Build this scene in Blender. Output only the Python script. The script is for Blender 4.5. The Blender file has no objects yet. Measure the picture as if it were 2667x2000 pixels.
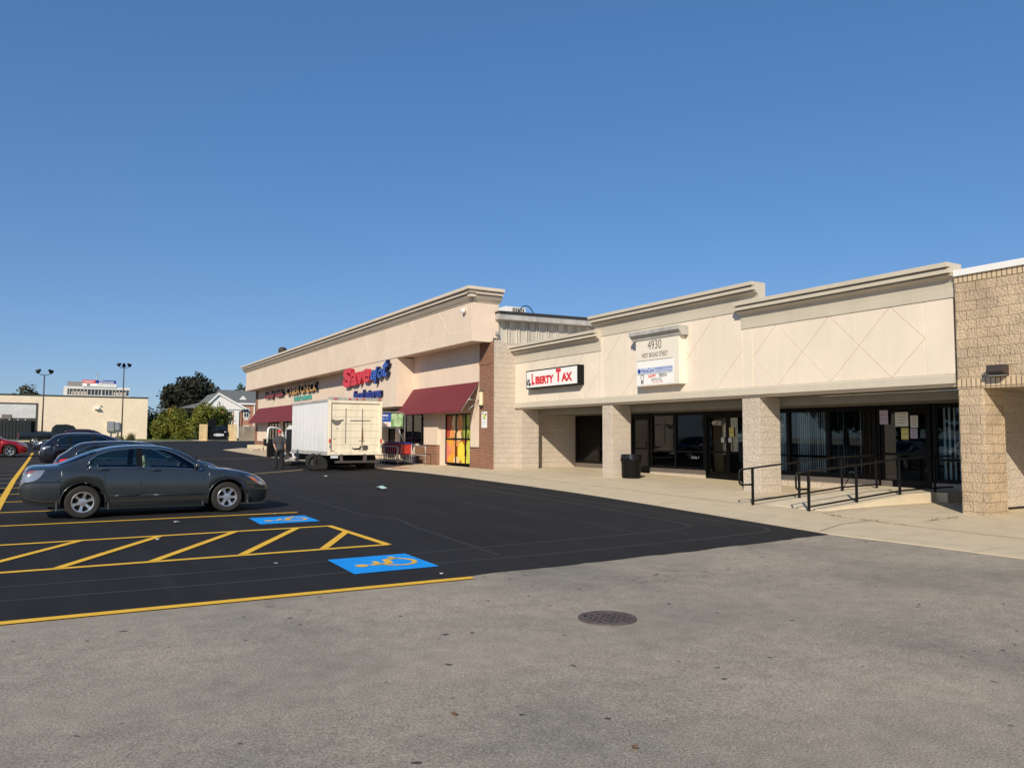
import bpy, bmesh, math, random
import numpy as np
from mathutils import Vector, Matrix
R = math.radians
random.seed(7)
rng = np.random.default_rng(11)
SC = bpy.context.scene
COL = SC.collection

# ------------------------------------------------------------------ camera, sky, sun, exposure
CAM_H = 1.67
yaw, pit, rol = 0.5352264717, 0.0671930841, 0.0039994951
_f = Vector((math.sin(yaw)*math.cos(pit), math.cos(yaw)*math.cos(pit), math.sin(pit)))
_r = Vector((math.cos(yaw), -math.sin(yaw), 0)); _u = _r.cross(_f)
_r2 = _r*math.cos(rol)+_u*math.sin(rol); _u2 = -_r*math.sin(rol)+_u*math.cos(rol)
cd = bpy.data.cameras.new('camera'); cam = bpy.data.objects.new('camera', cd); COL.objects.link(cam)
cam.matrix_world = Matrix(((_r2.x, _u2.x, -_f.x, 0), (_r2.y, _u2.y, -_f.y, 0), (_r2.z, _u2.z, -_f.z, CAM_H), (0, 0, 0, 1)))
cd.sensor_width = 36; cd.lens = 2015/2667*36; cd.clip_start = .05; cd.clip_end = 6000
SC.camera = cam

SUN_EL, SUN_AZ = 30.0, 46.0           # azimuth the light travels towards, from +Y to +X
world = bpy.data.worlds.new('World'); SC.world = world; world.use_nodes = True
wn = world.node_tree.nodes; wl = world.node_tree.links
sky = wn.new('ShaderNodeTexSky'); sky.sky_type = 'NISHITA'; sky.sun_disc = False
sky.sun_elevation = R(SUN_EL); sky.sun_rotation = R(180+SUN_AZ); sky.air_density = 1.0; sky.dust_density = .1; sky.ozone_density = 4.5; sky.altitude = 300
wn['Background'].inputs['Strength'].default_value = .105
# paler, more even blue than the raw model: soften its gradient towards the horizon
hs_ = wn.new('ShaderNodeHueSaturation'); hs_.inputs['Saturation'].default_value = 1.2; wl.new(sky.outputs[0], hs_.inputs['Color'])
m1 = wn.new('ShaderNodeVectorMath'); m1.operation = 'SCALE'; m1.inputs['Scale'].default_value = .12; wl.new(hs_.outputs[0], m1.inputs[0])
g1 = wn.new('ShaderNodeGamma'); g1.inputs[1].default_value = .57; wl.new(m1.outputs[0], g1.inputs[0])
m2 = wn.new('ShaderNodeVectorMath'); m2.operation = 'MULTIPLY'; m2.inputs[1].default_value = (.44/.12, .545/.12, .73/.12); wl.new(g1.outputs[0], m2.inputs[0])
wl.new(m2.outputs[0], wn['Background'].inputs['Color'])
sd = bpy.data.lights.new('sun', 'SUN'); sun = bpy.data.objects.new('sun', sd); COL.objects.link(sun)
sd.energy = 4.2; sd.angle = R(.5); sd.color = (1, .89, .72)
_d = Vector((math.sin(R(SUN_AZ))*math.cos(R(SUN_EL)), math.cos(R(SUN_AZ))*math.cos(R(SUN_EL)), -math.sin(R(SUN_EL))))
sun.rotation_euler = _d.to_track_quat('-Z', 'Y').to_euler()
SC.view_settings.view_transform = 'Standard'; SC.view_settings.look = 'None'
SC.view_settings.gamma = 1; SC.view_settings.exposure = 0.2
SC.cycles.max_bounces = 6; SC.cycles.transparent_max_bounces = 12
SC.cycles.use_denoising = True

# ------------------------------------------------------------------ helpers: materials
def new_mat(name):
    m = bpy.data.materials.new(name); m.use_nodes = True
    nt = m.node_tree; b = nt.nodes['Principled BSDF']
    return m, nt, b
def N(nt, t, **kw):
    n = nt.nodes.new(t)
    for k, v in kw.items():
        if k in n.inputs.keys() if isinstance(k, str) else False: n.inputs[k].default_value = v
        else: setattr(n, k, v)
    return n
def noise(nt, vec, scale, detail=4, rough=.55):
    n = nt.nodes.new('ShaderNodeTexNoise'); n.inputs['Scale'].default_value = scale; n.inputs['Detail'].default_value = detail
    n.inputs['Roughness'].default_value = rough
    nt.links.new(vec, n.inputs['Vector']); return n.outputs['Fac']
def ramp(nt, fac, stops):
    n = nt.nodes.new('ShaderNodeValToRGB'); cr = n.color_ramp
    while len(cr.elements) < len(stops): cr.elements.new(.5)
    for e, (p, c) in zip(cr.elements, stops):
        e.position = p; e.color = (c[0], c[1], c[2], 1) if not isinstance(c, (int, float)) else (c, c, c, 1)
    nt.links.new(fac, n.inputs[0]); return n.outputs['Color']
def mixc(nt, fac, a, b, mode='MIX'):
    n = nt.nodes.new('ShaderNodeMix'); n.data_type = 'RGBA'; n.blend_type = mode
    for s, v in ((0, fac), (6, a), (7, b)):
        if hasattr(v, 'is_linked'): nt.links.new(v, n.inputs[s])
        else: n.inputs[s].default_value = v if s == 0 else (*v, 1)
    return n.outputs[2]
def math_(nt, op, a, b=0, c=0):
    n = nt.nodes.new('ShaderNodeMath'); n.operation = op
    for i, v in enumerate((a, b, c)):
        if hasattr(v, 'is_linked'): nt.links.new(v, n.inputs[i])
        else: n.inputs[i].default_value = v
    return n.outputs[0]
def bump(nt, bsdf, h, strength, dist=.02):
    n = nt.nodes.new('ShaderNodeBump'); n.inputs['Strength'].default_value = strength; n.inputs['Distance'].default_value = dist
    nt.links.new(h, n.inputs['Height']); nt.links.new(n.outputs[0], bsdf.inputs['Normal']); return n
def pos(nt): return nt.nodes.new('ShaderNodeNewGeometry').outputs['Position']
def objc(nt): return nt.nodes.new('ShaderNodeTexCoord').outputs['Object']
def M(name, col, rough=.6, metal=0, var=.12, vs=1.5, bmp=0, bs=60, spec=.4, coat=0, world_=True, streak=0):
    m, nt, b = new_mat(name)
    b.inputs['Roughness'].default_value = rough; b.inputs['Metallic'].default_value = metal
    b.inputs['Specular IOR Level'].default_value = spec; b.inputs['Coat Weight'].default_value = coat; b.inputs['Coat Roughness'].default_value = .04
    v = pos(nt) if world_ else objc(nt)
    if var:
        f = noise(nt, v, vs, 5)
        c = ramp(nt, f, [(.3, [x*(1-var) for x in col]), (.7, [min(1, x*(1+var*.7)) for x in col])])
        if streak:
            mp = nt.nodes.new('ShaderNodeMapping'); mp.inputs['Scale'].default_value = (2.6, 2.6, .22); nt.links.new(v, mp.inputs[0])
            c = mixc(nt, 1, c, ramp(nt, noise(nt, mp.outputs[0], 1.6, 6, .7), [(.34, 1-streak), (.56, 1)]), 'MULTIPLY')
        nt.links.new(c, b.inputs['Base Color'])
    else: b.inputs['Base Color'].default_value = (*col, 1)
    if bmp: bump(nt, b, noise(nt, v, bs, 3), bmp, .01)
    return m
def plane_uv(nt):
    s = nt.nodes.new('ShaderNodeSeparateXYZ'); nt.links.new(pos(nt), s.inputs[0])
    c = nt.nodes.new('ShaderNodeCombineXYZ'); nt.links.new(math_(nt, 'ADD', s.outputs[0], s.outputs[1]), c.inputs[0]); nt.links.new(s.outputs[2], c.inputs[1])
    return c.outputs[0]
def brickmat(name, c1, c2, mortar, bw, bh, ms, bmp=.5, rocky=0, rs=22, weather=.15, rough=.9, offset=.5):
    m, nt, b = new_mat(name); b.inputs['Roughness'].default_value = rough; b.inputs['Specular IOR Level'].default_value = .2
    t = nt.nodes.new('ShaderNodeTexBrick'); t.offset = offset
    t.inputs['Scale'].default_value = 1; t.inputs['Brick Width'].default_value = bw; t.inputs['Row Height'].default_value = bh
    t.inputs['Mortar Size'].default_value = ms; t.inputs['Mortar Smooth'].default_value = .2; t.inputs['Bias'].default_value = -.1
    for k, c in (('Color1', c1), ('Color2', c2), ('Mortar', mortar)): t.inputs[k].default_value = (*c, 1)
    nt.links.new(plane_uv(nt), t.inputs['Vector'])
    w = ramp(nt, noise(nt, pos(nt), 1.1, 6, .65), [(.3, 1-weather), (.65, 1)])
    w2 = ramp(nt, noise(nt, pos(nt), rs*1.3, 3), [(.3, .86), (.7, 1.06)])
    nt.links.new(mixc(nt, 1, mixc(nt, 1, t.outputs['Color'], w, 'MULTIPLY'), w2, 'MULTIPLY'), b.inputs['Base Color'])
    h = math_(nt, 'MULTIPLY', t.outputs['Fac'], -.45 if rocky else -1)
    if rocky:
        n1 = noise(nt, pos(nt), rs, 4, .6)
        h = math_(nt, 'ADD', h, math_(nt, 'MULTIPLY', n1, rocky))
    bump(nt, b, h, bmp, .03 if rocky else .02)
    return m
def glassmat(name, tint=(.5, .55, .56), ior=1.75):
    m, nt, b = new_mat(name); nt.nodes.remove(b)
    out = nt.nodes['Material Output']
    tr = nt.nodes.new('ShaderNodeBsdfTransparent'); tr.inputs[0].default_value = (*tint, 1)
    gl = nt.nodes.new('ShaderNodeBsdfGlossy'); gl.inputs['Roughness'].default_value = .0; gl.inputs[0].default_value = (.95, .97, 1, 1)
    fr = nt.nodes.new('ShaderNodeFresnel'); fr.inputs[0].default_value = ior
    mx = nt.nodes.new('ShaderNodeMixShader')
    nt.links.new(fr.outputs[0], mx.inputs[0]); nt.links.new(tr.outputs[0], mx.inputs[1]); nt.links.new(gl.outputs[0], mx.inputs[2]); nt.links.new(mx.outputs[0], out.inputs[0])
    return m
def leafmat(name, c1, c2, trans=.25, sc=.8):
    m, nt, b = new_mat(name); out = nt.nodes['Material Output']
    c = ramp(nt, noise(nt, pos(nt), sc, 3), [(.35, c1), (.65, c2)])
    nt.links.new(c, b.inputs['Base Color']); b.inputs['Roughness'].default_value = .6; b.inputs['Specular IOR Level'].default_value = .25
    t = nt.nodes.new('ShaderNodeBsdfTranslucent'); nt.links.new(c, t.inputs[0])
    mx = nt.nodes.new('ShaderNodeMixShader'); mx.inputs[0].default_value = trans
    nt.links.new(b.outputs[0], mx.inputs[1]); nt.links.new(t.outputs[0], mx.inputs[2]); nt.links.new(mx.outputs[0], out.inputs[0])
    return m
def carpaint(name, col, metal=.35, rough=.3):
    m, nt, b = new_mat(name)
    f = noise(nt, objc(nt), 2.5, 3)
    nt.links.new(ramp(nt, f, [(.3, [x*.93 for x in col]), (.7, col)]), b.inputs['Base Color'])
    b.inputs['Metallic'].default_value = metal; b.inputs['Coat Weight'].default_value = .8; b.inputs['Coat Roughness'].default_value = .05
    nt.links.new(ramp(nt, noise(nt, objc(nt), 6, 4), [(.3, rough*.85), (.7, rough*1.25)]), b.inputs['Roughness'])
    return m

# ------------------------------------------------------------------ helpers: objects
def wloc(o):
    v = Vector((0, 0, 0))
    while o is not None: v += o.location; o = o.parent
    return v
def thing(name, label, cat, loc=(0, 0, 0), rotz=0, group=None):
    o = bpy.data.objects.new(name, None); COL.objects.link(o); o.location = loc; o.rotation_euler = (0, 0, rotz)
    o.empty_display_size = .2
    o['label'] = label; o['category'] = cat
    if group: o['group'] = group
    return o
def tag(o, label, cat, group=None):
    o['label'] = label; o['category'] = cat
    if group: o['group'] = group
    return o
def struct(o, kind='structure', label=None, cat=None):
    o['kind'] = kind
    o['label'] = label or o.name; o['category'] = cat or o.name.split('.')[0].replace('_', ' ')
    return o
def dup(root, loc, rotz=None, label=None, group=None):
    r = root.copy(); COL.objects.link(r); r.location = loc
    if rotz is not None: r.rotation_euler = (0, 0, rotz)
    if label: r['label'] = label
    if group: r['group'] = group
    for ch in list(root.children):
        c = ch.copy(); COL.objects.link(c); c.parent = r
        for g in ch.children:
            d = g.copy(); COL.objects.link(d); d.parent = c
    return r
def frame(n):
    n = n.normalized(); a = Vector((0, 0, 1)) if abs(n.z) < .9 else Vector((1, 0, 0))
    u = n.cross(a).normalized(); return u, n.cross(u)
class MB:
    def __init__(s): s.bm = bmesh.new()
    def f(s, pts, mi=0):
        try:
            fc = s.bm.faces.new([s.bm.verts.new(p) for p in pts]); fc.material_index = mi; return fc
        except ValueError: return None
    def box(s, x0, x1, y0, y1, z0, z1, mi=0, bev=0):
        v = [s.bm.verts.new((x, y, z)) for z in (z0, z1) for y in (y0, y1) for x in (x0, x1)]
        fs = [s.bm.faces.new([v[i] for i in q]) for q in ((0, 2, 3, 1), (4, 5, 7, 6), (0, 1, 5, 4), (2, 6, 7, 3), (0, 4, 6, 2), (1, 3, 7, 5))]
        for q in fs: q.material_index = mi
        if bev:
            es = list({e for q in fs for e in q.edges})
            bmesh.ops.bevel(s.bm, geom=es, offset=bev, segments=2, affect='EDGES', profile=.7)
        return s
    def prism(s, pts, ax, a, b, mi=0):
        def P(p, t): return {'x': (t, p[0], p[1]), 'y': (p[0], t, p[1]), 'z': (p[0], p[1], t)}[ax]
        n = len(pts); va = [s.bm.verts.new(P(p, a)) for p in pts]; vb = [s.bm.verts.new(P(p, b)) for p in pts]
        fs = [s.bm.faces.new(va), s.bm.faces.new(vb[::-1])]
        for i in range(n): fs.append(s.bm.faces.new([va[i], vb[i], vb[(i+1) % n], va[(i+1) % n]]))
        for q in fs: q.material_index = mi
        bmesh.ops.recalc_face_normals(s.bm, faces=fs)
        return s
    def tube(s, pts, r, n=8, mi=0, closed=False, cap=True):
        pts = [Vector(p) for p in pts]; rings = []; L = len(pts); u = None
        for i, p in enumerate(pts):
            d = (pts[(i+1) % L]-pts[i-1]) if closed else (pts[min(i+1, L-1)]-pts[max(i-1, 0)])
            d.normalize()
            if u is None: u, w = frame(d)
            else:
                u = (u-d*u.dot(d)).normalized(); w = d.cross(u)
            rr = r[i] if isinstance(r, (list, tuple)) else r
            rings.append([s.bm.verts.new(p+rr*(math.cos(2*math.pi*k/n)*u+math.sin(2*math.pi*k/n)*w)) for k in range(n)])
        m = L if closed else L-1
        for i in range(m):
            A, B = rings[i], rings[(i+1) % L]
            for k in range(n):
                q = s.bm.faces.new((A[k], A[(k+1) % n], B[(k+1) % n], B[k])); q.material_index = mi; q.smooth = True
        if cap and not closed:
            s.bm.faces.new(rings[0][::-1]).material_index = mi; s.bm.faces.new(rings[-1]).material_index = mi
        return s
    def lathe(s, prof, o, ax, n=24, mi=0, close=True):
        """prof: (radius, height along ax)"""
        ax = Vector(ax).normalized(); u, w = frame(ax); o = Vector(o); rings = []
        for r, h in prof:
            if r < 1e-5: rings.append([s.bm.verts.new(o+ax*h)])
            else: rings.append([s.bm.verts.new(o+ax*h+r*(math.cos(2*math.pi*k/n)*u+math.sin(2*math.pi*k/n)*w)) for k in range(n)])
        for A, B in zip(rings, rings[1:]):
            for k in range(n):
                a0, a1, b0, b1 = A[k % len(A)], A[(k+1) % len(A)], B[k % len(B)], B[(k+1) % len(B)]
                vs = [a0, a1, b1, b0]; vs = [v for i, v in enumerate(vs) if v not in vs[:i]]
                if len(vs) > 2:
                    q = s.bm.faces.new(vs); q.material_index = mi; q.smooth = True
        return s
    def ball(s, c, r, n=12, mi=0):
        r = (r, r, r) if isinstance(r, (int, float)) else r
        b = bmesh.ops.create_uvsphere(s.bm, u_segments=n, v_segments=max(6, n//2+2), radius=1)
        for v in b['verts']: v.co = Vector((v.co.x*r[0]+c[0], v.co.y*r[1]+c[1], v.co.z*r[2]+c[2]))
        for fc in {f for v in b['verts'] for f in v.link_faces}: fc.smooth = True; fc.material_index = mi
        return s
    def text(s, txt, o, ux, uy, w=None, h=None, ext=.01, bold=0, shear=0, mi=0, sp=1, align='L'):
        cu = bpy.data.curves.new('t', 'FONT'); cu.body = txt; cu.size = 1; cu.offset = bold; cu.shear = shear; cu.resolution_u = 3; cu.space_character = sp
        cu.fill_mode = 'BOTH'; cu.extrude = .001
        ob = bpy.data.objects.new('t', cu); COL.objects.link(ob); bpy.context.view_layer.update()
        me = bpy.data.meshes.new_from_object(ob.evaluated_get(bpy.context.evaluated_depsgraph_get()))
        bpy.data.objects.remove(ob)
        co = np.array([v.co[:] for v in me.vertices]); mn, mx = co.min(0), co.max(0)
        sx = w/(mx[0]-mn[0]) if w else None; sy = h/(mx[1]-mn[1]) if h else None
        if sx is None: sx = sy
        if sy is None: sy = sx
        ux = Vector(ux); uy = Vector(uy); n = ux.cross(uy); o = Vector(o)
        vs = [s.bm.verts.new(o+ux*((c[0]-mn[0])*sx)+uy*((c[1]-mn[1])*sy)+n*(ext if c[2] > 0 else 0)) for c in co]
        for p in me.polygons:
            try: s.bm.faces.new([vs[i] for i in p.vertices]).material_index = mi
            except ValueError: pass
        bpy.data.meshes.remove(me); return s
    def build(s, name, mats, parent=None, smooth=None, local=False):
        bm = s.bm
        if local: base = Vector((0, 0, 0))
        elif parent is not None: base = wloc(parent)
        else:
            cs = np.array([v.co[:] for v in bm.verts]); base = Vector(((cs[:, 0].min()+cs[:, 0].max())/2, (cs[:, 1].min()+cs[:, 1].max())/2, cs[:, 2].min()))
        bmesh.ops.translate(bm, verts=bm.verts, vec=-base)
        me = bpy.data.meshes.new(name); bm.to_mesh(me); bm.free()
        for m in (mats if isinstance(mats, (list, tuple)) else [mats]): me.materials.append(m)
        o = bpy.data.objects.new(name, me); COL.objects.link(o)
        if parent is not None: o.parent = parent
        elif not local: o.location = base
        if smooth:
            for p in me.polygons: p.use_smooth = True
            me.set_sharp_from_angle(angle=R(smooth))
        return o
def pym(name, vs, fs, mats, parent=None, local=False):
    b = MB(); V = [b.bm.verts.new(v) for v in vs]
    for q in fs:
        try: b.bm.faces.new([V[i] for i in q])
        except ValueError: pass
    return b.build(name, mats, parent, local=local)

# ------------------------------------------------------------------ terrain height
def lerp_(x, xs, ys): return float(np.interp(x, xs, ys))
def zl(Y): return lerp_(Y, [-50, 0, 50, 90, 110, 400], [-.25, 0, .25, .9, 1.2, 1.2])
def zf(Y): return lerp_(Y, [-50, 0, 27, 66, 90, 110, 400], [-.25, 0, .37, .47, .9, 1.2, 1.2])
def Zg(X, Y):
    t = min(1, max(0, (X-9)/7)); return zl(Y)*(1-t)+zf(Y)*t
BR_Y = [-50, 0, 27, 50, 66, 90, 110, 400]
def sheet(name, poly, dz, mat, step=1.0, xs=None, ys=None, thick=0):
    bm = bmesh.new(); bm.faces.new([bm.verts.new((x, y, 0)) for x, y in poly])
    bmesh.ops.triangulate(bm, faces=bm.faces)
    px = [p[0] for p in poly]; py = [p[1] for p in poly]
    if xs is None: xs = list(np.arange(max(9, math.floor(min(px))), min(17, max(px)), step))
    if ys is None:
        ys = [b for b in BR_Y if min(py) < b < max(py)]
        if max(px) > 9: ys += list(np.arange(math.ceil(max(min(py), -20)), min(max(py), 112), step))
    for ax, L in ((0, xs), (1, ys)):
        for c in sorted(set(L)):
            co = (c, 0, 0) if ax == 0 else (0, c, 0); no = (1, 0, 0) if ax == 0 else (0, 1, 0)
            bmesh.ops.bisect_plane(bm, geom=bm.verts[:]+bm.edges[:]+bm.faces[:], plane_co=co, plane_no=no, dist=1e-5)
    for v in bm.verts: v.co.z = Zg(v.co.x, v.co.y)+dz
    for fc in bm.faces:
        if fc.normal.z < 0: fc.normal_flip()
    if thick:
        r = bmesh.ops.extrude_face_region(bm, geom=bm.faces[:])
        # original faces stay on top, the copy goes down
        bmesh.ops.translate(bm, verts=[g for g in r['geom'] if isinstance(g, bmesh.types.BMVert)], vec=(0, 0, -thick))
        bmesh.ops.recalc_face_normals(bm, faces=bm.faces)
    me = bpy.data.meshes.new(name); bm.to_mesh(me); bm.free(); me.materials.append(mat)
    o = bpy.data.objects.new(name, me); COL.objects.link(o); return o
def strip(pts, w):
    """polygon of a band of width w along a polyline"""
    P = [Vector((x, y)) for x, y in pts]; L, Rr = [], []
    for i, p in enumerate(P):
        d = (P[min(i+1, len(P)-1)]-P[max(i-1, 0)]).normalized(); n = Vector((-d.y, d.x))
        L.append(p+n*w/2); Rr.append(p-n*w/2)
    return [(v.x, v.y) for v in L+Rr[::-1]]

# ------------------------------------------------------------------ materials
def asphalt_old():
    m, nt, b = new_mat('worn_asphalt'); p = pos(nt); b.inputs['Roughness'].default_value = .85; b.inputs['Specular IOR Level'].default_value = .25
    c = ramp(nt, noise(nt, p, 75, 3, .7), [(.26, (.075, .064, .05)), (.42, (.285, .252, .205)), (.6, (.41, .362, .295)), (.78, (.73, .66, .55))])
    v = nt.nodes.new('ShaderNodeTexVoronoi'); v.inputs['Scale'].default_value = 95; nt.links.new(p, v.inputs['Vector'])
    c = mixc(nt, ramp(nt, v.outputs['Color'], [(.72, 0), (.9, .55)]), c, (.5, .47, .42))
    c = mixc(nt, 1, c, ramp(nt, noise(nt, p, .45, 5, .6), [(.3, (.68, .71, .69)), (.5, (.97, .95, .92)), (.7, (1.14, 1.1, 1.03))]), 'MULTIPLY')
    c = mixc(nt, 1, c, ramp(nt, noise(nt, p, 5, 4, .6), [(.3, .87), (.65, 1.07)]), 'MULTIPLY')
    for sc, lo, hi, dark in ((1.5, .032, .06, .25), (3.6, .06, .09, .3)):   # dropped gum and oil spots
        w = nt.nodes.new('ShaderNodeTexVoronoi'); w.inputs['Scale'].default_value = sc
        mp = nt.nodes.new('ShaderNodeVectorMath'); mp.operation = 'ADD'; nt.links.new(p, mp.inputs[0])
        nz = nt.nodes.new('ShaderNodeTexNoise'); nz.inputs['Scale'].default_value = 9; nt.links.new(p, nz.inputs['Vector'])
        vm = nt.nodes.new('ShaderNodeVectorMath'); vm.operation = 'SCALE'; vm.inputs['Scale'].default_value = .12; nt.links.new(nz.outputs['Color'], vm.inputs[0]); nt.links.new(vm.outputs[0], mp.inputs[1])
        nt.links.new(mp.outputs[0], w.inputs['Vector'])
        sel = ramp(nt, noise(nt, p, sc*.6, 2), [(.4, 0), (.46, 1)])
        k = mixc(nt, 1, ramp(nt, w.outputs['Distance'], [(lo, 1), (hi, 0)]), sel, 'MULTIPLY')
        c = mixc(nt, k, c, (.05*dark*4, .045*dark*4, .04*dark*4))
    e = nt.nodes.new('ShaderNodeTexVoronoi'); e.feature = 'DISTANCE_TO_EDGE'; e.inputs['Scale'].default_value = .42
    mp = nt.nodes.new('ShaderNodeVectorMath'); mp.operation = 'ADD'; nt.links.new(p, mp.inputs[0]); nz = nt.nodes.new('ShaderNodeTexNoise'); nz.inputs['Scale'].default_value = 2.2; nz.inputs['Detail'].default_value = 6; nt.links.new(p, nz.inputs['Vector'])
    vm = nt.nodes.new('ShaderNodeVectorMath'); vm.operation = 'SCALE'; vm.inputs['Scale'].default_value = .7; nt.links.new(nz.outputs['Color'], vm.inputs[0]); nt.links.new(vm.outputs[0], mp.inputs[1]); nt.links.new(mp.outputs[0], e.inputs['Vector'])
    k = mixc(nt, 1, ramp(nt, e.outputs['Distance'], [(.002, .55), (.005, 0)]), ramp(nt, noise(nt, p, .8, 3), [(.56, 0), (.66, 1)]), 'MULTIPLY')
    c = mixc(nt, k, c, (.06, .052, .045))
    nt.links.new(c, b.inputs['Base Color']); bump(nt, b, noise(nt, p, 80, 3, .7), .55, .006)
    return m
def asphalt_new():
    m, nt, b = new_mat('fresh_sealed_asphalt'); p = pos(nt); b.inputs['Roughness'].default_value = .88; b.inputs['Specular IOR Level'].default_value = .22
    c = ramp(nt, noise(nt, p, 110, 2, .6), [(.3, (.011, .011, .0118)), (.7, (.025, .0245, .025))])
    c = mixc(nt, 1, c, ramp(nt, noise(nt, p, .5, 5, .65), [(.3, .84), (.7, 1.2)]), 'MULTIPLY')
    c = mixc(nt, ramp(nt, noise(nt, p, 3.2, 5, .7), [(.62, 0), (.8, .35)]), c, (.05, .048, .045))
    mp = nt.nodes.new('ShaderNodeMapping'); mp.inputs['Scale'].default_value = (1.5, .09, 1); mp.inputs['Rotation'].default_value = (0, 0, .06); nt.links.new(p, mp.inputs[0])
    c = mixc(nt, ramp(nt, noise(nt, mp.outputs[0], 1.4, 5, .6), [(.5, 0), (.72, .4)]), c, (.042, .0405, .039))
    w = nt.nodes.new('ShaderNodeTexVoronoi'); w.inputs['Scale'].default_value = .9; nt.links.new(p, w.inputs['Vector'])
    c = mixc(nt, mixc(nt, 1, ramp(nt, w.outputs['Distance'], [(.03, .6), (.16, 0)]), ramp(nt, noise(nt, p, .7, 2), [(.45, 0), (.5, 1)]), 'MULTIPLY'), c, (.008, .008, .009))
    nt.links.new(c, b.inputs['Base Color']); bump(nt, b, noise(nt, p, 110, 2, .6), .5, .005)
    return m
def concrete(name, col, joints=True, dirt=.3):
    m, nt, b = new_mat(name); p = pos(nt); b.inputs['Roughness'].default_value = .85; b.inputs['Specular IOR Level'].default_value = .2
    c = ramp(nt, noise(nt, p, 2.2, 6, .65), [(.3, [x*(1-dirt*.45) for x in col]), (.5, col), (.7, [min(1, x*1.06) for x in col])])
    c = mixc(nt, 1, c, ramp(nt, noise(nt, p, 55, 3), [(.3, .9), (.7, 1.05)]), 'MULTIPLY')
    c = mixc(nt, ramp(nt, noise(nt, p, .7, 6, .7), [(.56, 0), (.75, dirt)]), c, [x*.55 for x in col])
    w = nt.nodes.new('ShaderNodeTexVoronoi'); w.inputs['Scale'].default_value = 1.6; nt.links.new(p, w.inputs['Vector'])
    k = ramp(nt, w.outputs['Distance'], [(.03, .6), (.05, 0)])
    c = mixc(nt, mixc(nt, 1, k, ramp(nt, noise(nt, p, 1.1, 2), [(.5, 0), (.56, 1)]), 'MULTIPLY'), c, [x*.3 for x in col])
    if joints:
        t = nt.nodes.new('ShaderNodeTexBrick'); t.offset = 0; t.inputs['Brick Width'].default_value = 2.6; t.inputs['Row Height'].default_value = 3.1
        t.inputs['Scale'].default_value = 1; t.inputs['Mortar Size'].default_value = .008; t.inputs['Mortar Smooth'].default_value = .1; nt.links.new(p, t.inputs['Vector'])
        k2 = mixc(nt, 1, t.outputs['Fac'], ramp(nt, noise(nt, p, 1.7, 3), [(.4, .25), (.65, .9)]), 'MULTIPLY')
        c = mixc(nt, k2, c, [x*.42 for x in col])
    nt.links.new(c, b.inputs['Base Color']); bump(nt, b, noise(nt, p, 45, 3), .2, .006)
    return m
mt = {}
mt['old'] = asphalt_old(); mt['new'] = asphalt_new()
mt['walk'] = concrete('sidewalk_concrete', (.61, .515, .36)); mt['conc'] = concrete('ramp_concrete', (.66, .57, .42), False)
def paint(name, col, wear=.25):
    m, nt, b = new_mat(name); p = pos(nt); b.inputs['Roughness'].default_value = .7; b.inputs['Specular IOR Level'].default_value = .15
    c = ramp(nt, noise(nt, p, 4, 4), [(.3, [x*.88 for x in col]), (.7, col)])
    c = mixc(nt, ramp(nt, noise(nt, p, 38, 4, .7), [(.6, 0), (.74, wear*2)]), c, (.05, .048, .045))
    nt.links.new(c, b.inputs['Base Color']); bump(nt, b, noise(nt, p, 110, 2, .6), .35, .004); return m
mt['yellow'] = paint('yellow_road_paint', (.92, .54, .055), .15); mt['faded'] = paint('faded_yellow_road_paint', (.55, .4, .17), .35)
mt['blue'] = paint('blue_road_paint', (.01, .34, .92), .12); mt['red_paint'] = paint('red_road_paint', (.55, .11, .07), .6)
mt['streak'] = M('sealer_lap_line', (.036, .0355, .036), .8, var=.25, vs=2)
def grassmat():
    m, nt, b = new_mat('lawn_grass'); p = pos(nt); b.inputs['Roughness'].default_value = .8
    nt.links.new(ramp(nt, noise(nt, p, 3, 6, .7), [(.3, (.06, .095, .022)), (.7, (.14, .17, .05))]), b.inputs['Base Color'])
    bump(nt, b, noise(nt, p, 30, 3), .8, .05); return m
mt['grass'] = grassmat()
CREAM = (.785, .69, .565); KHAKI = (.585, .53, .43)
mt['cream'] = M('cream_stucco', CREAM, .85, streak=.045, var=.05, vs=.9, bmp=.12, bs=120, spec=.2)
mt['pink'] = M('pinkish_cream_stucco', (.745, .61, .485), .85, streak=.045, var=.05, vs=.8, bmp=.12, bs=120, spec=.2)
mt['khaki'] = M('khaki_stucco', KHAKI, .85, streak=.045, var=.05, vs=1.2, bmp=.12, bs=120, spec=.2)
mt['khaki2'] = M('pale_khaki_stucco', (.66, .58, .47), .85, streak=.045, var=.05, vs=1.2, bmp=.12, bs=120, spec=.2)
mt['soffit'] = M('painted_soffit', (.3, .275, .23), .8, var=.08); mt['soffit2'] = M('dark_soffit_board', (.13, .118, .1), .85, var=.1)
mt['block'] = brickmat('painted_split_face_block', (.74, .64, .53), (.7, .605, .5), (.69, .6, .49), .406, .2, .0035, 1.0, 2.3, 24, .1)
mt['tan'] = brickmat('tan_split_face_block', (.74, .57, .385), (.64, .505, .35), (.36, .275, .19), .406, .194, .005, .9, 1.8, 22, .38)
mt['soldier'] = brickmat('tan_soldier_brick', (.7, .545, .36), (.62, .485, .32), (.26, .2, .14), .095, .3, .012, .8, .3, 30, .15, offset=0)
mt['brick'] = brickmat('red_brown_brick', (.31, .108, .055), (.19, .07, .04), (.4, .31, .23), .2, .072, .011, .5, .25, 60, .15)
mt['brickh'] = brickmat('orange_brick', (.55, .2, .11), (.48, .17, .1), (.4, .3, .24), .22, .075, .012, .4, .2, 60, .1)
mt['mulch'] = M('dark_red_fascia', (.12, .015, .02), .6)
mt['tanshade'] = M('tan_block_shaded', (.3, .26, .2), .85, var=.15, bmp=.4, bs=20)  # tan block with the shade of the recess put into its colour
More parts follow.
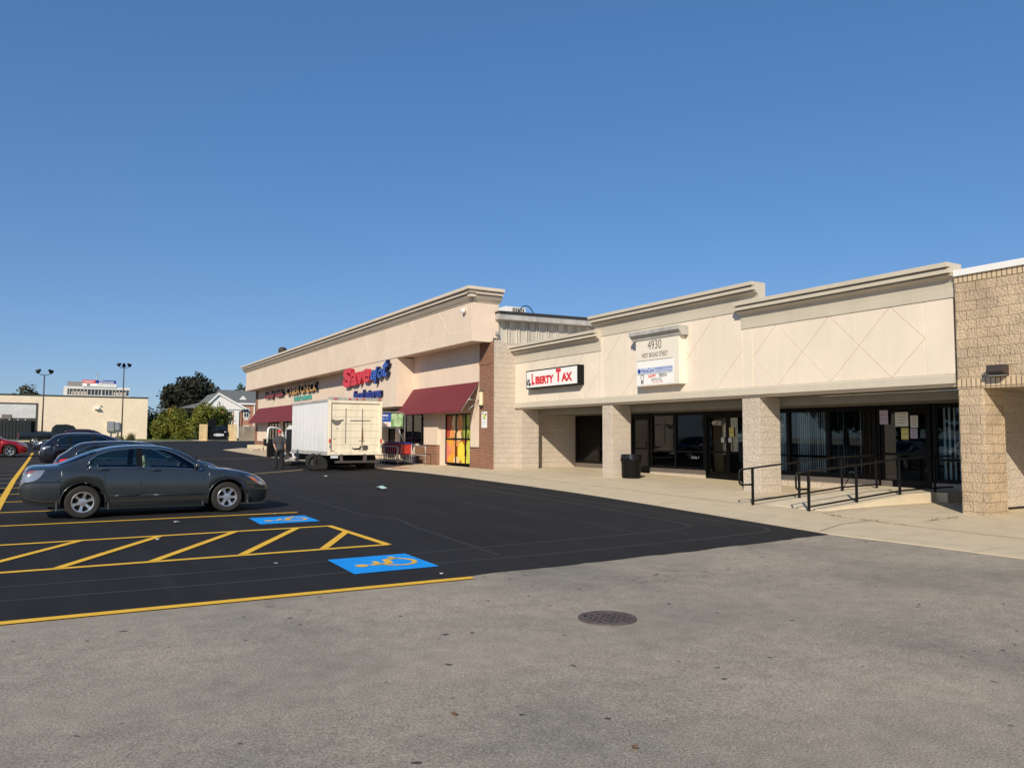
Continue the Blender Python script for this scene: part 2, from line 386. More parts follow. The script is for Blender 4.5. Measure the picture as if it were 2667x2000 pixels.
mt['black'] = M('black_anodised_frame', (.006, .006, .0065), .4, var=.1, spec=.2)
mt['blackmet'] = M('black_painted_steel', (.009, .009, .0095), .42, var=.1, spec=.2)
mt['dark'] = M('dark_interior', (.03, .03, .032), .8, var=.2)
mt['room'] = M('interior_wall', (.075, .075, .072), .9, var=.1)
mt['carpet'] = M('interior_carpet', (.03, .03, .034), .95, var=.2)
mt['glass'] = glassmat('window_glass', (.84, .9, .9), 1.42); mt['carglass'] = glassmat('car_window_glass', (.7, .86, .83), 1.5)
mt['white'] = M('white_metal', (.82, .81, .78), .45, var=.04, spec=.5)
mt['blind'] = M('vertical_blind_fabric', (.78, .84, .87), .8, var=.05)
mt['signface'] = M('white_sign_face', (.88, .87, .83), .4, var=.03)
mt['awning'] = M('burgundy_awning_fabric', (.165, .027, .033), .75, var=.07, vs=1.2, bmp=.05, bs=200)
mt['grey'] = M('grey_metal', (.38, .38, .37), .45, .4, var=.12)
mt['galv'] = M('galvanised_steel', (.52, .53, .54), .4, .7, var=.12)
mt['siding'] = M('cream_metal_siding', (.55, .51, .43), .55, streak=.3, var=.08, vs=.7)
mt['trim'] = M('grey_white_trim', (.46, .45, .42), .6, streak=.3, var=.12, vs=.8)
mt['roofdark'] = M('dark_roof_edge', (.03, .028, .027), .7)
mt['roof'] = M('flat_roof_membrane', (.3, .29, .27), .8)
mt['red'] = M('red_letter_plastic', (.68, .03, .04), .35, var=.05); mt['navy'] = M('navy_letter_plastic', (.025, .045, .3), .35, var=.05)
mt['bluel'] = M('blue_letter_plastic', (.035, .1, .42), .35, var=.05); mt['navydark'] = M('dark_return_plastic', (.01, .012, .05), .4)
mt['orange'] = M('amber_letter_plastic', (.75, .38, .08), .35, var=.05); mt['maroon'] = M('maroon_letter_plastic', (.4, .025, .03), .35, var=.05)
mt['teal'] = M('teal_letter_plastic', (.08, .42, .33), .4, var=.05)
mt['ink'] = M('black_print', (.03, .03, .035), .5, var=0); mt['greyink'] = M('grey_print', (.22, .19, .17), .5, var=0)
mt['tyre'] = M('tyre_rubber', (.022, .021, .02), .8, var=.2, vs=8, world_=False); mt['rim'] = M('alloy_rim', (.6, .6, .6), .28, .85, var=.08, world_=False)
mt['chrome'] = M('chrome_trim', (.75, .75, .76), .12, 1, var=0, world_=False)
mt['under'] = M('underbody_black', (.008, .008, .009), .8, var=.1, world_=False)
mt['tail'] = M('red_lamp_lens', (.75, .02, .02), .12, var=.05, world_=False, coat=.6); mt['lens'] = M('clear_lamp_lens', (.4, .41, .43), .12, .6, var=.1, world_=False, coat=.8)
mt['amber'] = M('amber_lens', (.6, .16, .01), .15, var=0, world_=False)
mt['plate'] = M('plate_white', (.65, .68, .74), .5, var=.15, vs=12, world_=False)
mt['seat'] = M('beige_seat_fabric', (.42, .39, .31), .9, var=.1, world_=False)
mt['skin'] = M('skin', (.5, .29, .2), .6, var=.05, world_=False)
mt['paper'] = M('paper', (.8, .8, .78), .8, var=.03); mt['card'] = M('cardboard', (.55, .36, .2), .85, var=.1)
mt['yellowp'] = M('yellow_paper', (.75, .72, .25), .8, var=.03); mt['purple'] = M('lilac_paper', (.55, .5, .65), .8, var=.03)
mt['green'] = M('green_print', (.25, .5, .2), .6, var=.15, vs=5); mt['palegreen'] = M('cabbage_print', (.45, .62, .36), .6, var=.25, vs=5)
mt['iron'] = M('rusty_cast_iron', (.125, .1, .092), .7, .3, var=.3, vs=9, bmp=.3, bs=60)
mt['rust'] = M('rust_stain', (.28, .12, .03), .9, var=.3, vs=8); mt['scrape'] = M('scraped_paint', (.17, .155, .135), .8, var=.4, vs=40)

# ================================================================== SETTING: ground
g = sheet('ground', [(-900, -300), (900, -300), (900, 1800), (-900, 1800)], 0, mt['old'], xs=[9, 10, 11, 12, 13, 14, 15, 16], ys=BR_Y+list(range(-18, 112, 2)))
struct(g, label='worn grey asphalt drive with oil spots in the foreground')
LOT = [(-60, 8.16), (-20, 8.2), (-6, 8.14), (-2, 8.2), (.5, 8.12), (2.5, 8.12), (4.1, 8.09), (4.6, 8.17), (5.5, 8.15), (6.3, 8.2), (7.15, 8.28), (8, 8.27), (8.7, 8.38), (9.6, 8.37), (10.4, 8.45), (11.12, 8.45), (11.22, 9.2),
       (11.35, 10.21), (11.56, 11.8), (11.8, 13.65), (12.0, 15.5), (12.17, 17.32), (12.3, 20), (12.36, 24.34), (12.3, 28), (12.08, 31.28), (11.9, 38), (11.6, 47.6), (11.75, 65), (14, 69.5), (30, 69.5), (60, 80), (60, 96.5), (14.6, 95.2), (7.65, 90.6), (-60, 90.6)]
def ragged(P, i1):
    out = []
    for (x0, y0), (x1, y1) in zip(P[:i1], P[1:i1+1]):
        n = max(1, int(math.hypot(x1-x0, y1-y0)/.16)) if x1 > -8 else 1
        for i in range(n): out.append((x0+(x1-x0)*i/n, y0+(y1-y0)*i/n+(random.gauss(0, .012) if i else 0)))
    return out+P[i1:]
LOT = ragged(LOT, 15)
struct(sheet('parking_lot', LOT, .006, mt['new']), label='freshly sealed black asphalt parking lot')
WALK = [(11.36, -30), (11.34, 5.56), (11.27, 7.17), (11.14, 8.43), (11.22, 9.2), (11.35, 10.21), (11.56, 11.8), (11.8, 13.65), (12.0, 15.5), (12.17, 17.32), (12.3, 20), (12.36, 24.34), (12.3, 28), (12.08, 31.28), (11.9, 38), (11.6, 47.6), (11.75, 65), (14, 69.2), (16.9, 69.2), (16.9, 27.1), (19.2, 27.1), (19.2, -30)]
struct(sheet('pavement', WALK, .014, mt['walk'], thick=.08), label='pale concrete pavement along the shopfronts')
struct(sheet('lawn', [(-60, 90.6), (7.65, 90.6), (14.6, 95.2), (14.4, 98), (60, 98), (60, 400), (-60, 400)], .01, mt['grass']), label='green lawn strip beside the far building')
k = MB(); 
for a, b in (((-60, 90.5), (7.65, 90.5)), ((7.65, 90.5), (14.6, 95.1))):
    k.prism([(p[0], p[1]) for p in strip([a, b], .18)], 'z', .8, zl(92)+.09)
struct(k.build('kerb', mt['conc']), label='low pale kerb at the far edge of the lot')
struct(sheet('concrete_pad', [(14.2, 94.6), (22, 94.6), (22, 99), (14.2, 99)], .02, mt['conc']), label='pale concrete pad under the refuse enclosure')
struct(sheet('red_kerb_paint', [(12.42, 30.9), (12.75, 30.55), (13.2, 30.4), (13.05, 31.1), (12.6, 31.3)], .019, mt['red_paint']), label='faded red paint patch on the pavement')

# painted markings
stall_y = [16.05, 18.63, 21.26, 23.76, 26.3, 28.8, 31.4, 34.0, 36.6, 39.2, 41.8, 44.4, 47, 49.6, 52.2, 54.8, 57.4, 60]
for i, y in enumerate(stall_y):
    o = sheet('parking_line', strip([(-6.6, y+.02), (4.38 if i else 4.4, y)], .11), .011, mt['yellow'] if i < 5 else mt['faded'])
    struct(o, label='yellow stall line, number %d counted away from the hatched aisle' % (i+1)); o['group'] = 'yellow stall lines'
struct(sheet('parking_line', strip([(-60, 8.03), (-20, 8.06), (-.32, 8.06), (2, 8.02), (4.22, 7.98)], .13), .012, mt['yellow']), label='long yellow line along the near edge of the black asphalt')
struct(sheet('parking_line', strip([(-.9, 16.6), (-.94, 20.8), (-1.02, 30), (-1.05, 45), (-1.06, 60.5)], .14), .017, mt['yellow']), label='yellow centre line between the two rows of stalls')
for a, b, l in (((5.2, 29.6), (9.4, 33.6), 'slanting faded yellow line beneath the white box truck'), ((6.0, 50.0), (11.3, 47.6), 'faded yellow line across the lane behind the truck')):
    struct(sheet('parking_line', strip([a, b], .13), .011, mt['faded']), label=l)
hl = [[(-6.6, 10.86), (-.46, 10.87), (4.33, 10.89)], [(-6.6, 13.42), (-.58, 13.43), (4.29, 13.5)], [(4.27, 13.53), (4.33, 10.86)],
      [(-2.1, 10.9), (-.9, 13.4)], [(-1.0, 10.9), (.41, 13.4)], [(.12, 10.9), (1.52, 13.42)], [(1.16, 10.9), (2.66, 13.44)], [(2.26, 10.9), (3.68, 13.44)], [(3.37, 10.9), (4.28, 12.6)]]
bmh = bmesh.new()
for j, L in enumerate(hl):
    o = sheet('tmp', strip(L, .115), .011+.0007*j, mt['yellow']); bmh.from_mesh(o.data); bpy.data.objects.remove(o)
me = bpy.data.meshes.new('hatched_aisle'); bmh.to_mesh(me); me.materials.append(mt['yellow'])
o = bpy.data.objects.new('hatched_aisle', me); COL.objects.link(o); struct(o, label='yellow hatched access aisle between the two blue pads')
def access_pad(x0, x1, y0, y1, label):
    """blue square with the wheelchair symbol; the symbol's head points to -X"""
    o = sheet('accessible_pad', [(x0, y0), (x1, y0+.02), (x1+.02, y1), (x0+.03, y1-.01)], .0125, mt['blue']); struct(o, label=label)
    S = y1-y0; cx, cy = x0, y0
    def T(u, v): return (cx+u*S, cy+v*S)      # u: 0 top of symbol .. 1 bottom (along +X), v across
    b = MB(); z = Zg(cx, cy)+.0165; dzx = (Zg(cx, cy+S)-Zg(cx, cy))/S
    def poly(ps): b.f([(*T(u, v), z+dzx*v*S) for u, v in ps])
    poly([(.23+.075*math.cos(a), .42+.075*math.sin(a)) for a in np.linspace(0, 2*math.pi, 14)[:-1]])
    def st(ps, w):
        q = strip([(u, v) for u, v in ps], w); poly(q)
    for A, w in (([(.33, .42), (.58, .45)], .075), ([(.43, .43), (.44, .62)], .06), ([(.56, .44), (.60, .68)], .08), ([(.58, .67), (.74, .72)], .07), ([(.735, .70), (.70, .84)], .06)):
        st(A, w)
    arc = [(.66+.2*math.cos(a), .50+.23*math.sin(a)) for a in np.linspace(R(-170), R(75), 16)]
    for p, q in zip(arc, arc[1:]): st([p, q], .055)
    s = b.build('wheelchair_symbol', mt['yellow']); struct(s, label='yellow wheelchair symbol on '+label)
access_pad(3.1, 4.2, 8.82, 9.97, 'blue accessible pad nearest the grey asphalt')
access_pad(3.26, 4.34, 14.28, 15.4, 'blue accessible pad in front of the grey sedan')
for i, L in enumerate(([(-6, 9.86), (-.41, 9.87), (1.07, 9.81), (2.35, 9.8), (5.46, 10.0), (7.28, 10.08), (9.33, 10.2), (9.9, 10.4), (10.1, 10.85), (10.63, 15.42), (10.74, 21.14)],
          [(-6, 9.1), (-.37, 9.08), (2.15, 8.97), (4.62, 9.07), (5.78, 9.01), (9.26, 9.14), (10.6, 9.24), (10.9, 9.6), (10.97, 12.15), (11.12, 16.13), (11.6, 22.26)],
          [(5.46, 20.19), (5.48, 17.2), (5.44, 15.05), (5.78, 14.01), (5.56, 12.82), (5.39, 10.38), (5.3, 9.26)], [(8.46, 16.64), (8.7, 12.04), (8.55, 10.33)])):
    o = sheet('sealer_lap', strip(L, .07 if i < 2 else .05), .0085, mt['streak']); struct(o, label='faint grey lap line %d in the fresh black sealer' % (i+1))

# ================================================================== helpers for walls
def groove_panel(polys, X, nx, inset=.009, depth=.022, mi=0, mb=None, xf=None):
    """stucco panel in the plane x=X facing -x, cut into polygons by real reveals; polys are lists of (y, z)"""
    b = mb or MB(); V = {}
    def vv(p):
        k = (round(p[0], 4), round(p[1], 4))
        if k not in V: V[k] = b.bm.verts.new((X+depth, p[0], p[1]))
        return V[k]
    fs = []
    for P in polys:
        q = b.bm.faces.new([vv(p) for p in P])
        q.normal_update()
        if q.normal.x > 0: q.normal_flip()
        fs.append(q)
    r = bmesh.ops.inset_individual(b.bm, faces=fs, thickness=inset, depth=0, use_even_offset=True)
    for q in fs:
        for v in q.verts: v.co.x = X
    return b
def diamond_polys(y0, y1, z0, z1, T, P, va=None, vb=None):
    """lattice of crossing diagonals with apexes at T (step P); va/vb: vertical reveals"""
    T = sorted(T); zm = (z0+z1)/2; out = []
    a, c = T[0]-P/2, T[-1]+P/2
    for t in T: out.append([(t, z0), (t+P/2, zm), (t, z1), (t-P/2, zm)])
    for t, u in zip(T, T[1:]):
        m = (t+u)/2; out.append([(t, z1), (m, zm), (u, z1)]); out.append([(t, z0), (m, zm), (u, z0)])
    for end, ap, t in ((y0, a, T[0]), (y1, c, T[-1])):
        v = va if end == y0 else vb
        if v is None: v = ap
        if abs(v-ap) < .15:     # vertical reveal through the diamond's corner
            out += [[(ap, z0), (t, z0), (ap, zm)], [(ap, z1), (t, z1), (ap, zm)], [(end, z0), (ap, z0), (ap, zm), (ap, z1), (end, z1)]]
    return out
CORN = [(.0, 0), (.02, 0), (.028, .2), (.042, .31), (.075, .385), (.13, .425), (.2, .44), (.2, .46), (.15, .465), (.15, .48), (.27, .485), (.27, .58), (.2, .585), (.2, .6), (.33, .605), (.33, .70), (-.2, .70), (-.2, 0)]
def cornice(b, X, z, y0, y1, prof=CORN):
    b.prism([(X-o, z+h) for o, h in prof], 'y', y0, y1)

# ================================================================== near shop strip
XF = 16.1; XG = 19.1
shop = thing('shop_building', 'cream stucco shop strip with diamond grooves, block columns and dark glass fronts', 'building', (17, 18, .3))
gL = groove_panel(diamond_polys(21.16, 27.0, 3.0, 4.6, [22.18, 23.75, 25.32], 1.57), XF, -1); gL.build('stucco_panel', mt['cream'], shop)
gM = groove_panel(diamond_polys(14.5, 21.16, 3.0, 5.09, [15.87, 17.95, 20.03], 2.07), XF, -1); gM.build('stucco_panel', mt['cream'], shop)
gR = groove_panel(diamond_polys(9.08, 14.5, 3.0, 4.6, [10.51, 12.1, 13.69], 1.59), XF, -1); gR.build('stucco_panel', mt['cream'], shop)
for y0, y1, z in ((21.16, 27.25, 4.6), (14.2, 21.5, 5.09), (9.0, 14.86, 4.6)):
    b = MB(); cornice(b, XF, z, y0, y1); b.build('cornice', mt['khaki'], shop)
b = MB(); b.prism([(XF+.02, 2.8), (XF-.07, 2.8), (XF-.07, 2.97), (XF-.02, 3.0), (XF+.02, 3.0)], 'y', 9.08, 27.0); b.build('fascia_band', mt['khaki'], shop)
b = MB(); b.box(XF+.024, XF+.3, 9.08, 27.0, 2.74, 4.9); b.box(XF+.024, XF+.3, 14.5, 21.16, 4.9, 5.4); b.box(XF+.301, 34, 9.08, 26.98, 4.4, 4.7); b.box(XG+.25, 34, 9.08, 9.3, .1, 4.4); b.build('wall', mt['cream'], shop)
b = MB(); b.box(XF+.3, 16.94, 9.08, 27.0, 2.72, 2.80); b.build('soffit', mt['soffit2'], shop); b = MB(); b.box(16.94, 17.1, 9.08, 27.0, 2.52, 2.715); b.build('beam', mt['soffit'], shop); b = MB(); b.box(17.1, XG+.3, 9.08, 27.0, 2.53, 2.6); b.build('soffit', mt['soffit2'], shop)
for y0, y1 in ((26.42, 26.98), (20.62, 21.16), (14.32, 14.92)):
    b = MB(); b.box(16.14, 16.93, y0, y1, Zg(16.5, y0)-.05, 2.8, bev=.012); b.build('column', mt['block'], shop)
# storefront
def zwalk(y): return Zg(XG, y)+.014
b = MB(); b.box(XG-.06, XG+.22, 22.1-.0, 19.25, -.1, .54); b.box(XG-.06, XG+.22, 12.5, 17.2, -.1, .54); b.box(XG-.06, XG+.22, 9.08, 11.42, -.1, .54); b.box(XG-.06, XG+.22, 23.3, 27, -.1, .57); b.build('knee_wall', mt['block'], shop)
for a, c, z in ((26.86, 27, .57), (23.16, 23.32, .3), (16.6, 17.3, .54)): b = MB(); b.box(XG, XG+.25, a, c, z, 2.53); b.build('block_return', mt['block'], shop)
def window(y0, y1, z0, z1, muls=(), rail=1.15, fw=.06):
    b = MB(); x0, x1 = XG-.05, XG+.06
    b.box(x0, x1, y0, y1, z0, z0+fw); b.box(x0, x1, y0, y1, z1-fw, z1)
    ys = [y0+fw/2]+list(muls)+[y1-fw/2]
    for y in ys: b.box(x0-.002, x1, y-fw/2, y+fw/2, z0+fw, z1-fw)
    if rail:
        for a, c in zip(ys, ys[1:]): b.box(x0+.01, x1-.01, a+fw/2, c-fw/2, rail-.03, rail+.03)
    fr = b.build('window', mt['black'], shop)
    p = MB(); p.box(XG-.004, XG+.004, y0+.02, y1-.02, z0+.02, z1-.02); p.build('pane', mt['glass'], fr)
    return fr
window(23.33, 26.85, .57, 2.53, [25.2], 1.16, .12)
window(19.28, 22.06, .54, 2.52, [20.75], 1.15, .09)
window(12.92, 16.6, .54, 2.52, [15.83, 14.44], 1.12, .12)
window(9.1, 11.38, .54, 2.52, [10.2], 1.12, .1)
def door(y0, y1, zb, z1, leaves=1, name='door'):
    b = MB(); x0, x1 = XG-.07, XG+.07; w = .07
    b.box(x0, x1, y0, y0+w, zb, z1); b.box(x0, x1, y1-w, y1, zb, z1); b.box(x0-.002, x1, y0+w, y1-w, z1-.13, z1)
    d = b.build(name, mt['black'], shop)
    st = (y1-y0-2*w)/leaves
    for i in range(leaves):
        a = y0+w+i*st; c = a+st; s = .08
        b = MB(); xx0, xx1 = XG-.03, XG+.02
        b.box(xx0, xx1, a+.005, a+s, zb+.02, z1-.14); b.box(xx0, xx1, c-s, c-.005, zb+.02, z1-.14); b.box(xx0+.001, xx1, a+s, c-s, zb+.02, zb+.2); b.box(xx0+.001, xx1, a+s, c-s, z1-.24, z1-.14); b.box(xx0+.002, xx1, a+s, c-s, zb+.83, zb+.9)
        b.build('door_leaf', mt['black'], d)
        p = MB(); p.box(XG-.008, XG, a+s-.01, c-s+.01, zb+.18, z1-.23); p.build('pane', mt['glass'], d)
        hy = (a+.1) if (leaves == 1 or i == 1) else (c-.1)
        h = MB(); h.tube([(XG-.03, hy, zb+.92), (XG-.1, hy, zb+.94), (XG-.1, hy, zb+1.16), (XG-.03, hy, zb+1.18)], .015, 6); h.build('handle', mt['black'], d)
    return d
door(22.1, 23.16, .36, 2.53)
door(17.3, 19.25, .3, 2.53, 2)
door(11.42, 12.88, .375, 2.53)
# rooms behind the glass
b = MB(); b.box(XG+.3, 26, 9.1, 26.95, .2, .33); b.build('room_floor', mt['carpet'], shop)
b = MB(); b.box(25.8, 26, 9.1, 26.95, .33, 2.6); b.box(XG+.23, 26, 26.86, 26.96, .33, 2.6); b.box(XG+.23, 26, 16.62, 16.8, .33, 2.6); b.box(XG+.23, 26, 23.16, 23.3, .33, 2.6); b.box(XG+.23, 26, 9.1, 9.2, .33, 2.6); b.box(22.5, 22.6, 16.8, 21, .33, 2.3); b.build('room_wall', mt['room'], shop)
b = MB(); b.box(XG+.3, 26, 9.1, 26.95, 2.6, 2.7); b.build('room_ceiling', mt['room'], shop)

# vertical blinds, one per bay of glass
def blind(y0, y1, n, ang, label):
    b = MB(); z0, z1 = .62, 2.47
    for i in range(n):
        y = y0+(y1-y0)*(i+.5)/n; a = R(ang+random.uniform(-10, 10)); dx, dy = .043*math.sin(a), .043*math.cos(a); x = XG+.16
        b.f([(x-dx, y-dy, z0), (x+dx, y+dy, z0), (x+dx, y+dy, z1), (x-dx, y-dy, z1)])
    b.box(XG+.13, XG+.19, y0, y1, 2.46, 2.5)
    tag(b.build('vertical_blind', mt['blind']), label, 'blind', 'blinds behind the shop glass')
blind(16.02, 16.3, 4, 28, 'narrow vertical blind behind glass beside the block column')
blind(14.53, 15.66, 15, 30, 'wide closed white vertical blind behind glass left of the ramp')
blind(13.05, 14.3, 14, 52, 'half open vertical blind behind the handrails')
blind(10.25, 11.25, 8, 30, 'vertical blind with thick gaps beside the tan block pier')

def box_thing(name, label, cat, boxes, mat, group=None):
    b = MB()
    for q in boxes: b.box(*q[:6], bev=q[6] if len(q) > 6 else .008)
    return tag(b.build(name, mat), label, cat, group)
box_thing('cardboard_box', 'brown cardboard box stack behind glass next to the dark monitor', 'box', [(19.4, 19.9, 25.3, 25.75, .33, 1.0), (19.45, 19.85, 25.35, 25.7, 1.0, 1.3)], mt['card'])
box_thing('monitor', 'black screen standing behind the window right of the side wall', 'monitor', [(19.55, 19.6, 25.85, 26.5, 1.1, 1.75), (19.54, 19.68, 26.1, 26.2, .95, 1.1), (19.4, 19.9, 25.78, 26.6, .9, .95), (19.45, 19.5, 25.8, 25.85, .33, .9), (19.8, 19.85, 26.5, 26.55, .33, .9)], mt['ink'])
box_thing('reception_desk', 'brown reception counter seen through the glass beside the double doors', 'desk', [(19.4, 19.5, 19.35, 20.6, .36, 1.05), (19.35, 20.0, 19.3, 20.65, 1.05, 1.1), (19.5, 20.0, 19.35, 19.41, .36, 1.05)], M('brown_laminate', (.45, .26, .16), .5))
box_thing('carton', 'tall brown carton behind glass at the middle mullion', 'box', [(19.4, 19.75, 20.85, 21.1, .36, 1.4)], mt['card'])
box_thing('partition', 'blue grey low office partition behind the glass left of the desk', 'partition', [(19.8, 19.88, 21.2, 22.0, .36, 1.2), (19.78, 19.9, 21.2, 22.0, 1.2, 1.24), (19.78, 19.9, 21.15, 21.2, .36, 1.24)], M('blue_grey_fabric', (.22, .3, .33), .9))
box_thing('office_chair', 'pale teal chair standing behind the glass of the ramp door', 'chair', [(19.9, 20.3, 11.75, 12.1, .78, .85), (20.25, 20.31, 11.75, 12.1, .95, 1.45), (19.92, 19.96, 11.77, 11.81, .33, .78), (20.24, 20.28, 12.04, 12.08, .33, .95), (19.92, 19.96, 12.04, 12.08, .33, .78), (20.24, 20.28, 11.77, 11.81, .33, .95)], M('teal_plastic', (.2, .36, .38), .5))

# paper notices and window lettering (on the glass)
def notice(y0, y1, z0, z1, mat, label, rows=5, x=XG-.065, ink='greyink'):
    n = thing('notice', label, 'notice', (x, (y0+y1)/2, z0), group='paper notices on the shop doors')
    b = MB(); b.box(x-.001, x+.001, y0, y1, z0, z1); b.build('sheet', mat, n)
    b = MB(); h = (z1-z0)
    for i in range(rows):
        z = z1-h*(.12+.8*i/rows); w = (y1-y0)*random.uniform(.5, .8); c = (y0+y1)/2
        b.box(x-.0025, x-.0012, c-w/2, c+w/2, z-h*.035, z)
    b.build('print', mt[ink], n); return n
notice(18.0, 18.2, 1.68, 1.98, mt['yellowp'], 'yellow notice on the right leaf of the double doors', 2, XG-.034, 'ink')
notice(18.42, 18.56, 1.49, 1.65, mt['paper'], 'small white sticker left of the double door meeting', 1, XG-.034)
notice(18.09, 18.24, 1.49, 1.65, mt['paper'], 'small white sticker right of the double door meeting', 1, XG-.034)
notice(12.56, 12.8, 2.02, 2.45, mt['purple'], 'pale poster on the dark mullion left of the ramp door', 3)
notice(12.0, 12.36, 1.96, 2.33, mt['paper'], 'large white notice high on the ramp door glass', 4)
notice(11.74, 11.94, 1.93, 2.24, mt['paper'], 'narrow white notice right of the large notice on the ramp door', 6)
notice(12.0, 12.2, 1.63, 1.92, mt['yellowp'], 'yellow green notice on the ramp door', 2, XG-.065, 'ink')
notice(11.76, 11.95, 1.65, 1.91, mt['purple'], 'lilac notice on the ramp door beside the yellow one', 6)
UY, UZ = (0, -1, 0), (0, 0, 1)
b = MB(); b.text('4930', (XG-.012, 19.0, 2.05), UY, UZ, w=.44, h=.16, ext=.002, bold=.01); tag(b.build('door_number', mt['signface']), 'white number 4930 on the left leaf of the double doors', 'lettering')
b = MB(); b.text('Suite 1', (XG-.008, 19.98, .92), UY, UZ, w=.36, h=.1, ext=.002, bold=.015); tag(b.build('window_lettering', mt['signface']), 'white words Suite 1 low on the glass left of the double doors', 'lettering')
b = MB(); b.text('NovaCare', (XG-.008, 16.56, 1.98), UY, UZ, w=.56, h=.13, ext=.002, bold=.01); b.text('REHABILITATION', (XG-.008, 16.54, 1.86), UY, UZ, w=.5, h=.06, ext=.002); b.box(XG-.009, XG-.006, 16.02, 16.54, 1.76, 1.775)
arc = [(XG-.008, 16.28+.11*math.cos(a), 2.09+.07*math.sin(a)) for a in np.linspace(0, math.pi, 9)]; b.tube(arc, .008, 5)
tag(b.build('window_lettering', mt['signface']), 'white lettering beside the block column above the far handrail', 'lettering')

# ------------------------------------------------------------------ signs on the strip
s = thing('sign', 'black framed white lightbox sign with red letters on the cream wall', 'sign', (15.95, 24.1, 3.5))
Y0, Y1, Z0, Z1, XS_ = 22.15, 25.62, 3.49, 4.2, 15.83
b = MB(); b.box(XS_, XF, Y0, Y1, Z0, Z1, bev=.008); b.build('case', mt['black'], s)
b = MB(); b.box(XS_-.006, XS_+.02, Y0+.05, Y1-.05, Z0+.05, Z1-.05); b.build('face', mt['signface'], s)
b = MB(); xx = XS_-.0065
def TT(t, y, z, w, h): b.text(t, (xx, y, z), UY, UZ, w=w, h=h, ext=.004, bold=.06)
TT('L', 25.2, 3.63, .2, .44); TT('IBERTY', 24.93, 3.64, 1.25, .3); TT('T', 23.53, 3.66, .32, .48); TT('AX', 23.17, 3.65, .68, .31)
b.build('lettering', mt['red'], s)
b = MB()
for a in np.linspace(R(88), R(190), 6):
    c = Vector((xx-.002, 25.36, 3.68)); d = Vector((0, -math.cos(a), math.sin(a))); n = Vector((0, d.z, -d.y)); L = .27+.05*math.sin(a*3)
    b.f([c+d*.09+n*.035, c+d*.09-n*.035, c+d*L])
b.f([(xx-.002, 25.34+.085*math.cos(t), 3.66+.075*math.sin(t)) for t in np.linspace(0, 2*math.pi, 12)[:-1]]); b.build('emblem', mt['ink'], s)
s = thing('sign', 'cream directory sign with 4930 and a grey moulded cap on the wall', 'sign', (15.95, 18.1, 3.2))
b = MB(); b.box(15.83, XF, 17.04, 19.0, 3.24, 4.72, bev=.006); b.build('case', M('cream_sign_case', (.8, .74, .63), .6, var=.03), s)
b = MB(); b.prism([(15.82-o, 4.68+h) for o, h in ((-.05, 0), (.02, 0), (.03, .05), (.12, .15), (.15, .15), (.15, .27), (-.25, .27), (-.25, 0))], 'y', 16.9, 19.16); b.build('cap', mt['trim'], s)
b = MB(); b.box(15.824, 15.86, 17.28, 18.95, 3.27, 4.02); b.build('panel', mt['signface'], s)
b = MB(); b.box(15.821, 15.85, 17.3, 18.93, 3.62, 3.8); b.build('panel', M('pale_blue_print', (.55, .62, .78), .5, var=.08, vs=4), s)
xx = 15.8195
b = MB(); b.text('4930', (15.826, 18.42, 4.36), UY, UZ, w=.62, h=.28, ext=.006); b.text('WEST BROAD STREET', (15.826, 18.72, 4.12), UY, UZ, w=1.2, h=.14, ext=.005); b.box(15.8195, 15.824, 17.3, 18.93, 4.02, 4.035); b.box(15.8195, 15.824, 17.3, 18.93, 3.6, 3.61); b.build('lettering', mt['greyink'], s)
b = MB(); b.text('NovaCare', (xx, 18.72, 3.65), UY, UZ, w=.58, h=.13, ext=.002, bold=.01); b.text('REHABILITATION', (xx, 18.1, 3.71), UY, UZ, w=.78, h=.075, ext=.002); b.text('in partnership with OhioHealth', (xx, 18.1, 3.645), UY, UZ, w=.78, h=.04, ext=.002)
b.f([(xx-.002, 18.83+.07*math.cos(t), 3.71+.07*math.sin(t)) for t in np.linspace(0, 2*math.pi, 14)[:-1]]); b.build('lettering', mt['navy'], s)
b = MB(); b.text('HAPPY', (xx+.003, 18.42, 3.48), UY, UZ, w=.38, h=.1, ext=.002, bold=.02, shear=.2); b.text('Sam Wazil, DDS', (xx+.003, 18.22, 3.31), UY, UZ, w=.48, h=.05, ext=.002); b.build('lettering', mt['red'], s)
b = MB(); b.text('TEETH', (xx+.003, 17.93, 3.48), UY, UZ, w=.36, h=.1, ext=.002, bold=.02, shear=.2); b.text('DENTAL', (xx+.003, 18.26, 3.38), UY, UZ, w=.48, h=.075, ext=.002)
tooth = [(0, 1), (.1, 1.05), (.25, .97), (.4, 1.05), (.5, 1), (.52, .8), (.44, .5), (.42, 0), (.35, .02), (.3, .35), (.25, .42), (.2, .35), (.15, .02), (.08, 0), (.06, .5), (-.02, .8)]
b.tube([(xx, 18.75-.4*u*.62, 3.31+.27*v) for u, v in tooth], .008, 5, closed=True); b.build('lettering', mt['ink'], s)

# ================================================================== tan block shop at the right edge
tan = thing('block_building', 'tan split face block shop with soldier brick bands and white coping', 'building', (17, 4, .1))
XP = 16.0
b = MB(); b.box(XP, XP+.76, 8.48, 8.98, 0, 2.67, bev=.015); b.build('pier', mt['tan'], tan)
b = MB(); b.box(XP, XP+.4, -14, 8.985, 2.87, 4.86); b.build('wall', mt['tan'], tan)
b = MB(); b.box(XP-.012, XP+.41, -14, 8.985, 2.67, 2.87); b.box(XP-.012, XP+.41, -14, 8.985, 4.86, 5.0); b.build('soldier_course', mt['soldier'], tan)
b = MB(); b.box(XP-.06, XP+.5, -14, 8.98, 5.0, 5.13, bev=.008); b.build('coping', mt['white'], tan)
b = MB(); b.box(18.7, 19, -14, 8.9, -.3, .5); b.box(XP+.41, 30, 8.9, 9.06, .2, 4.9); b.build('base_wall', mt['block'], tan)  # low recess wall is pale: its sunlit foot is put into the colour
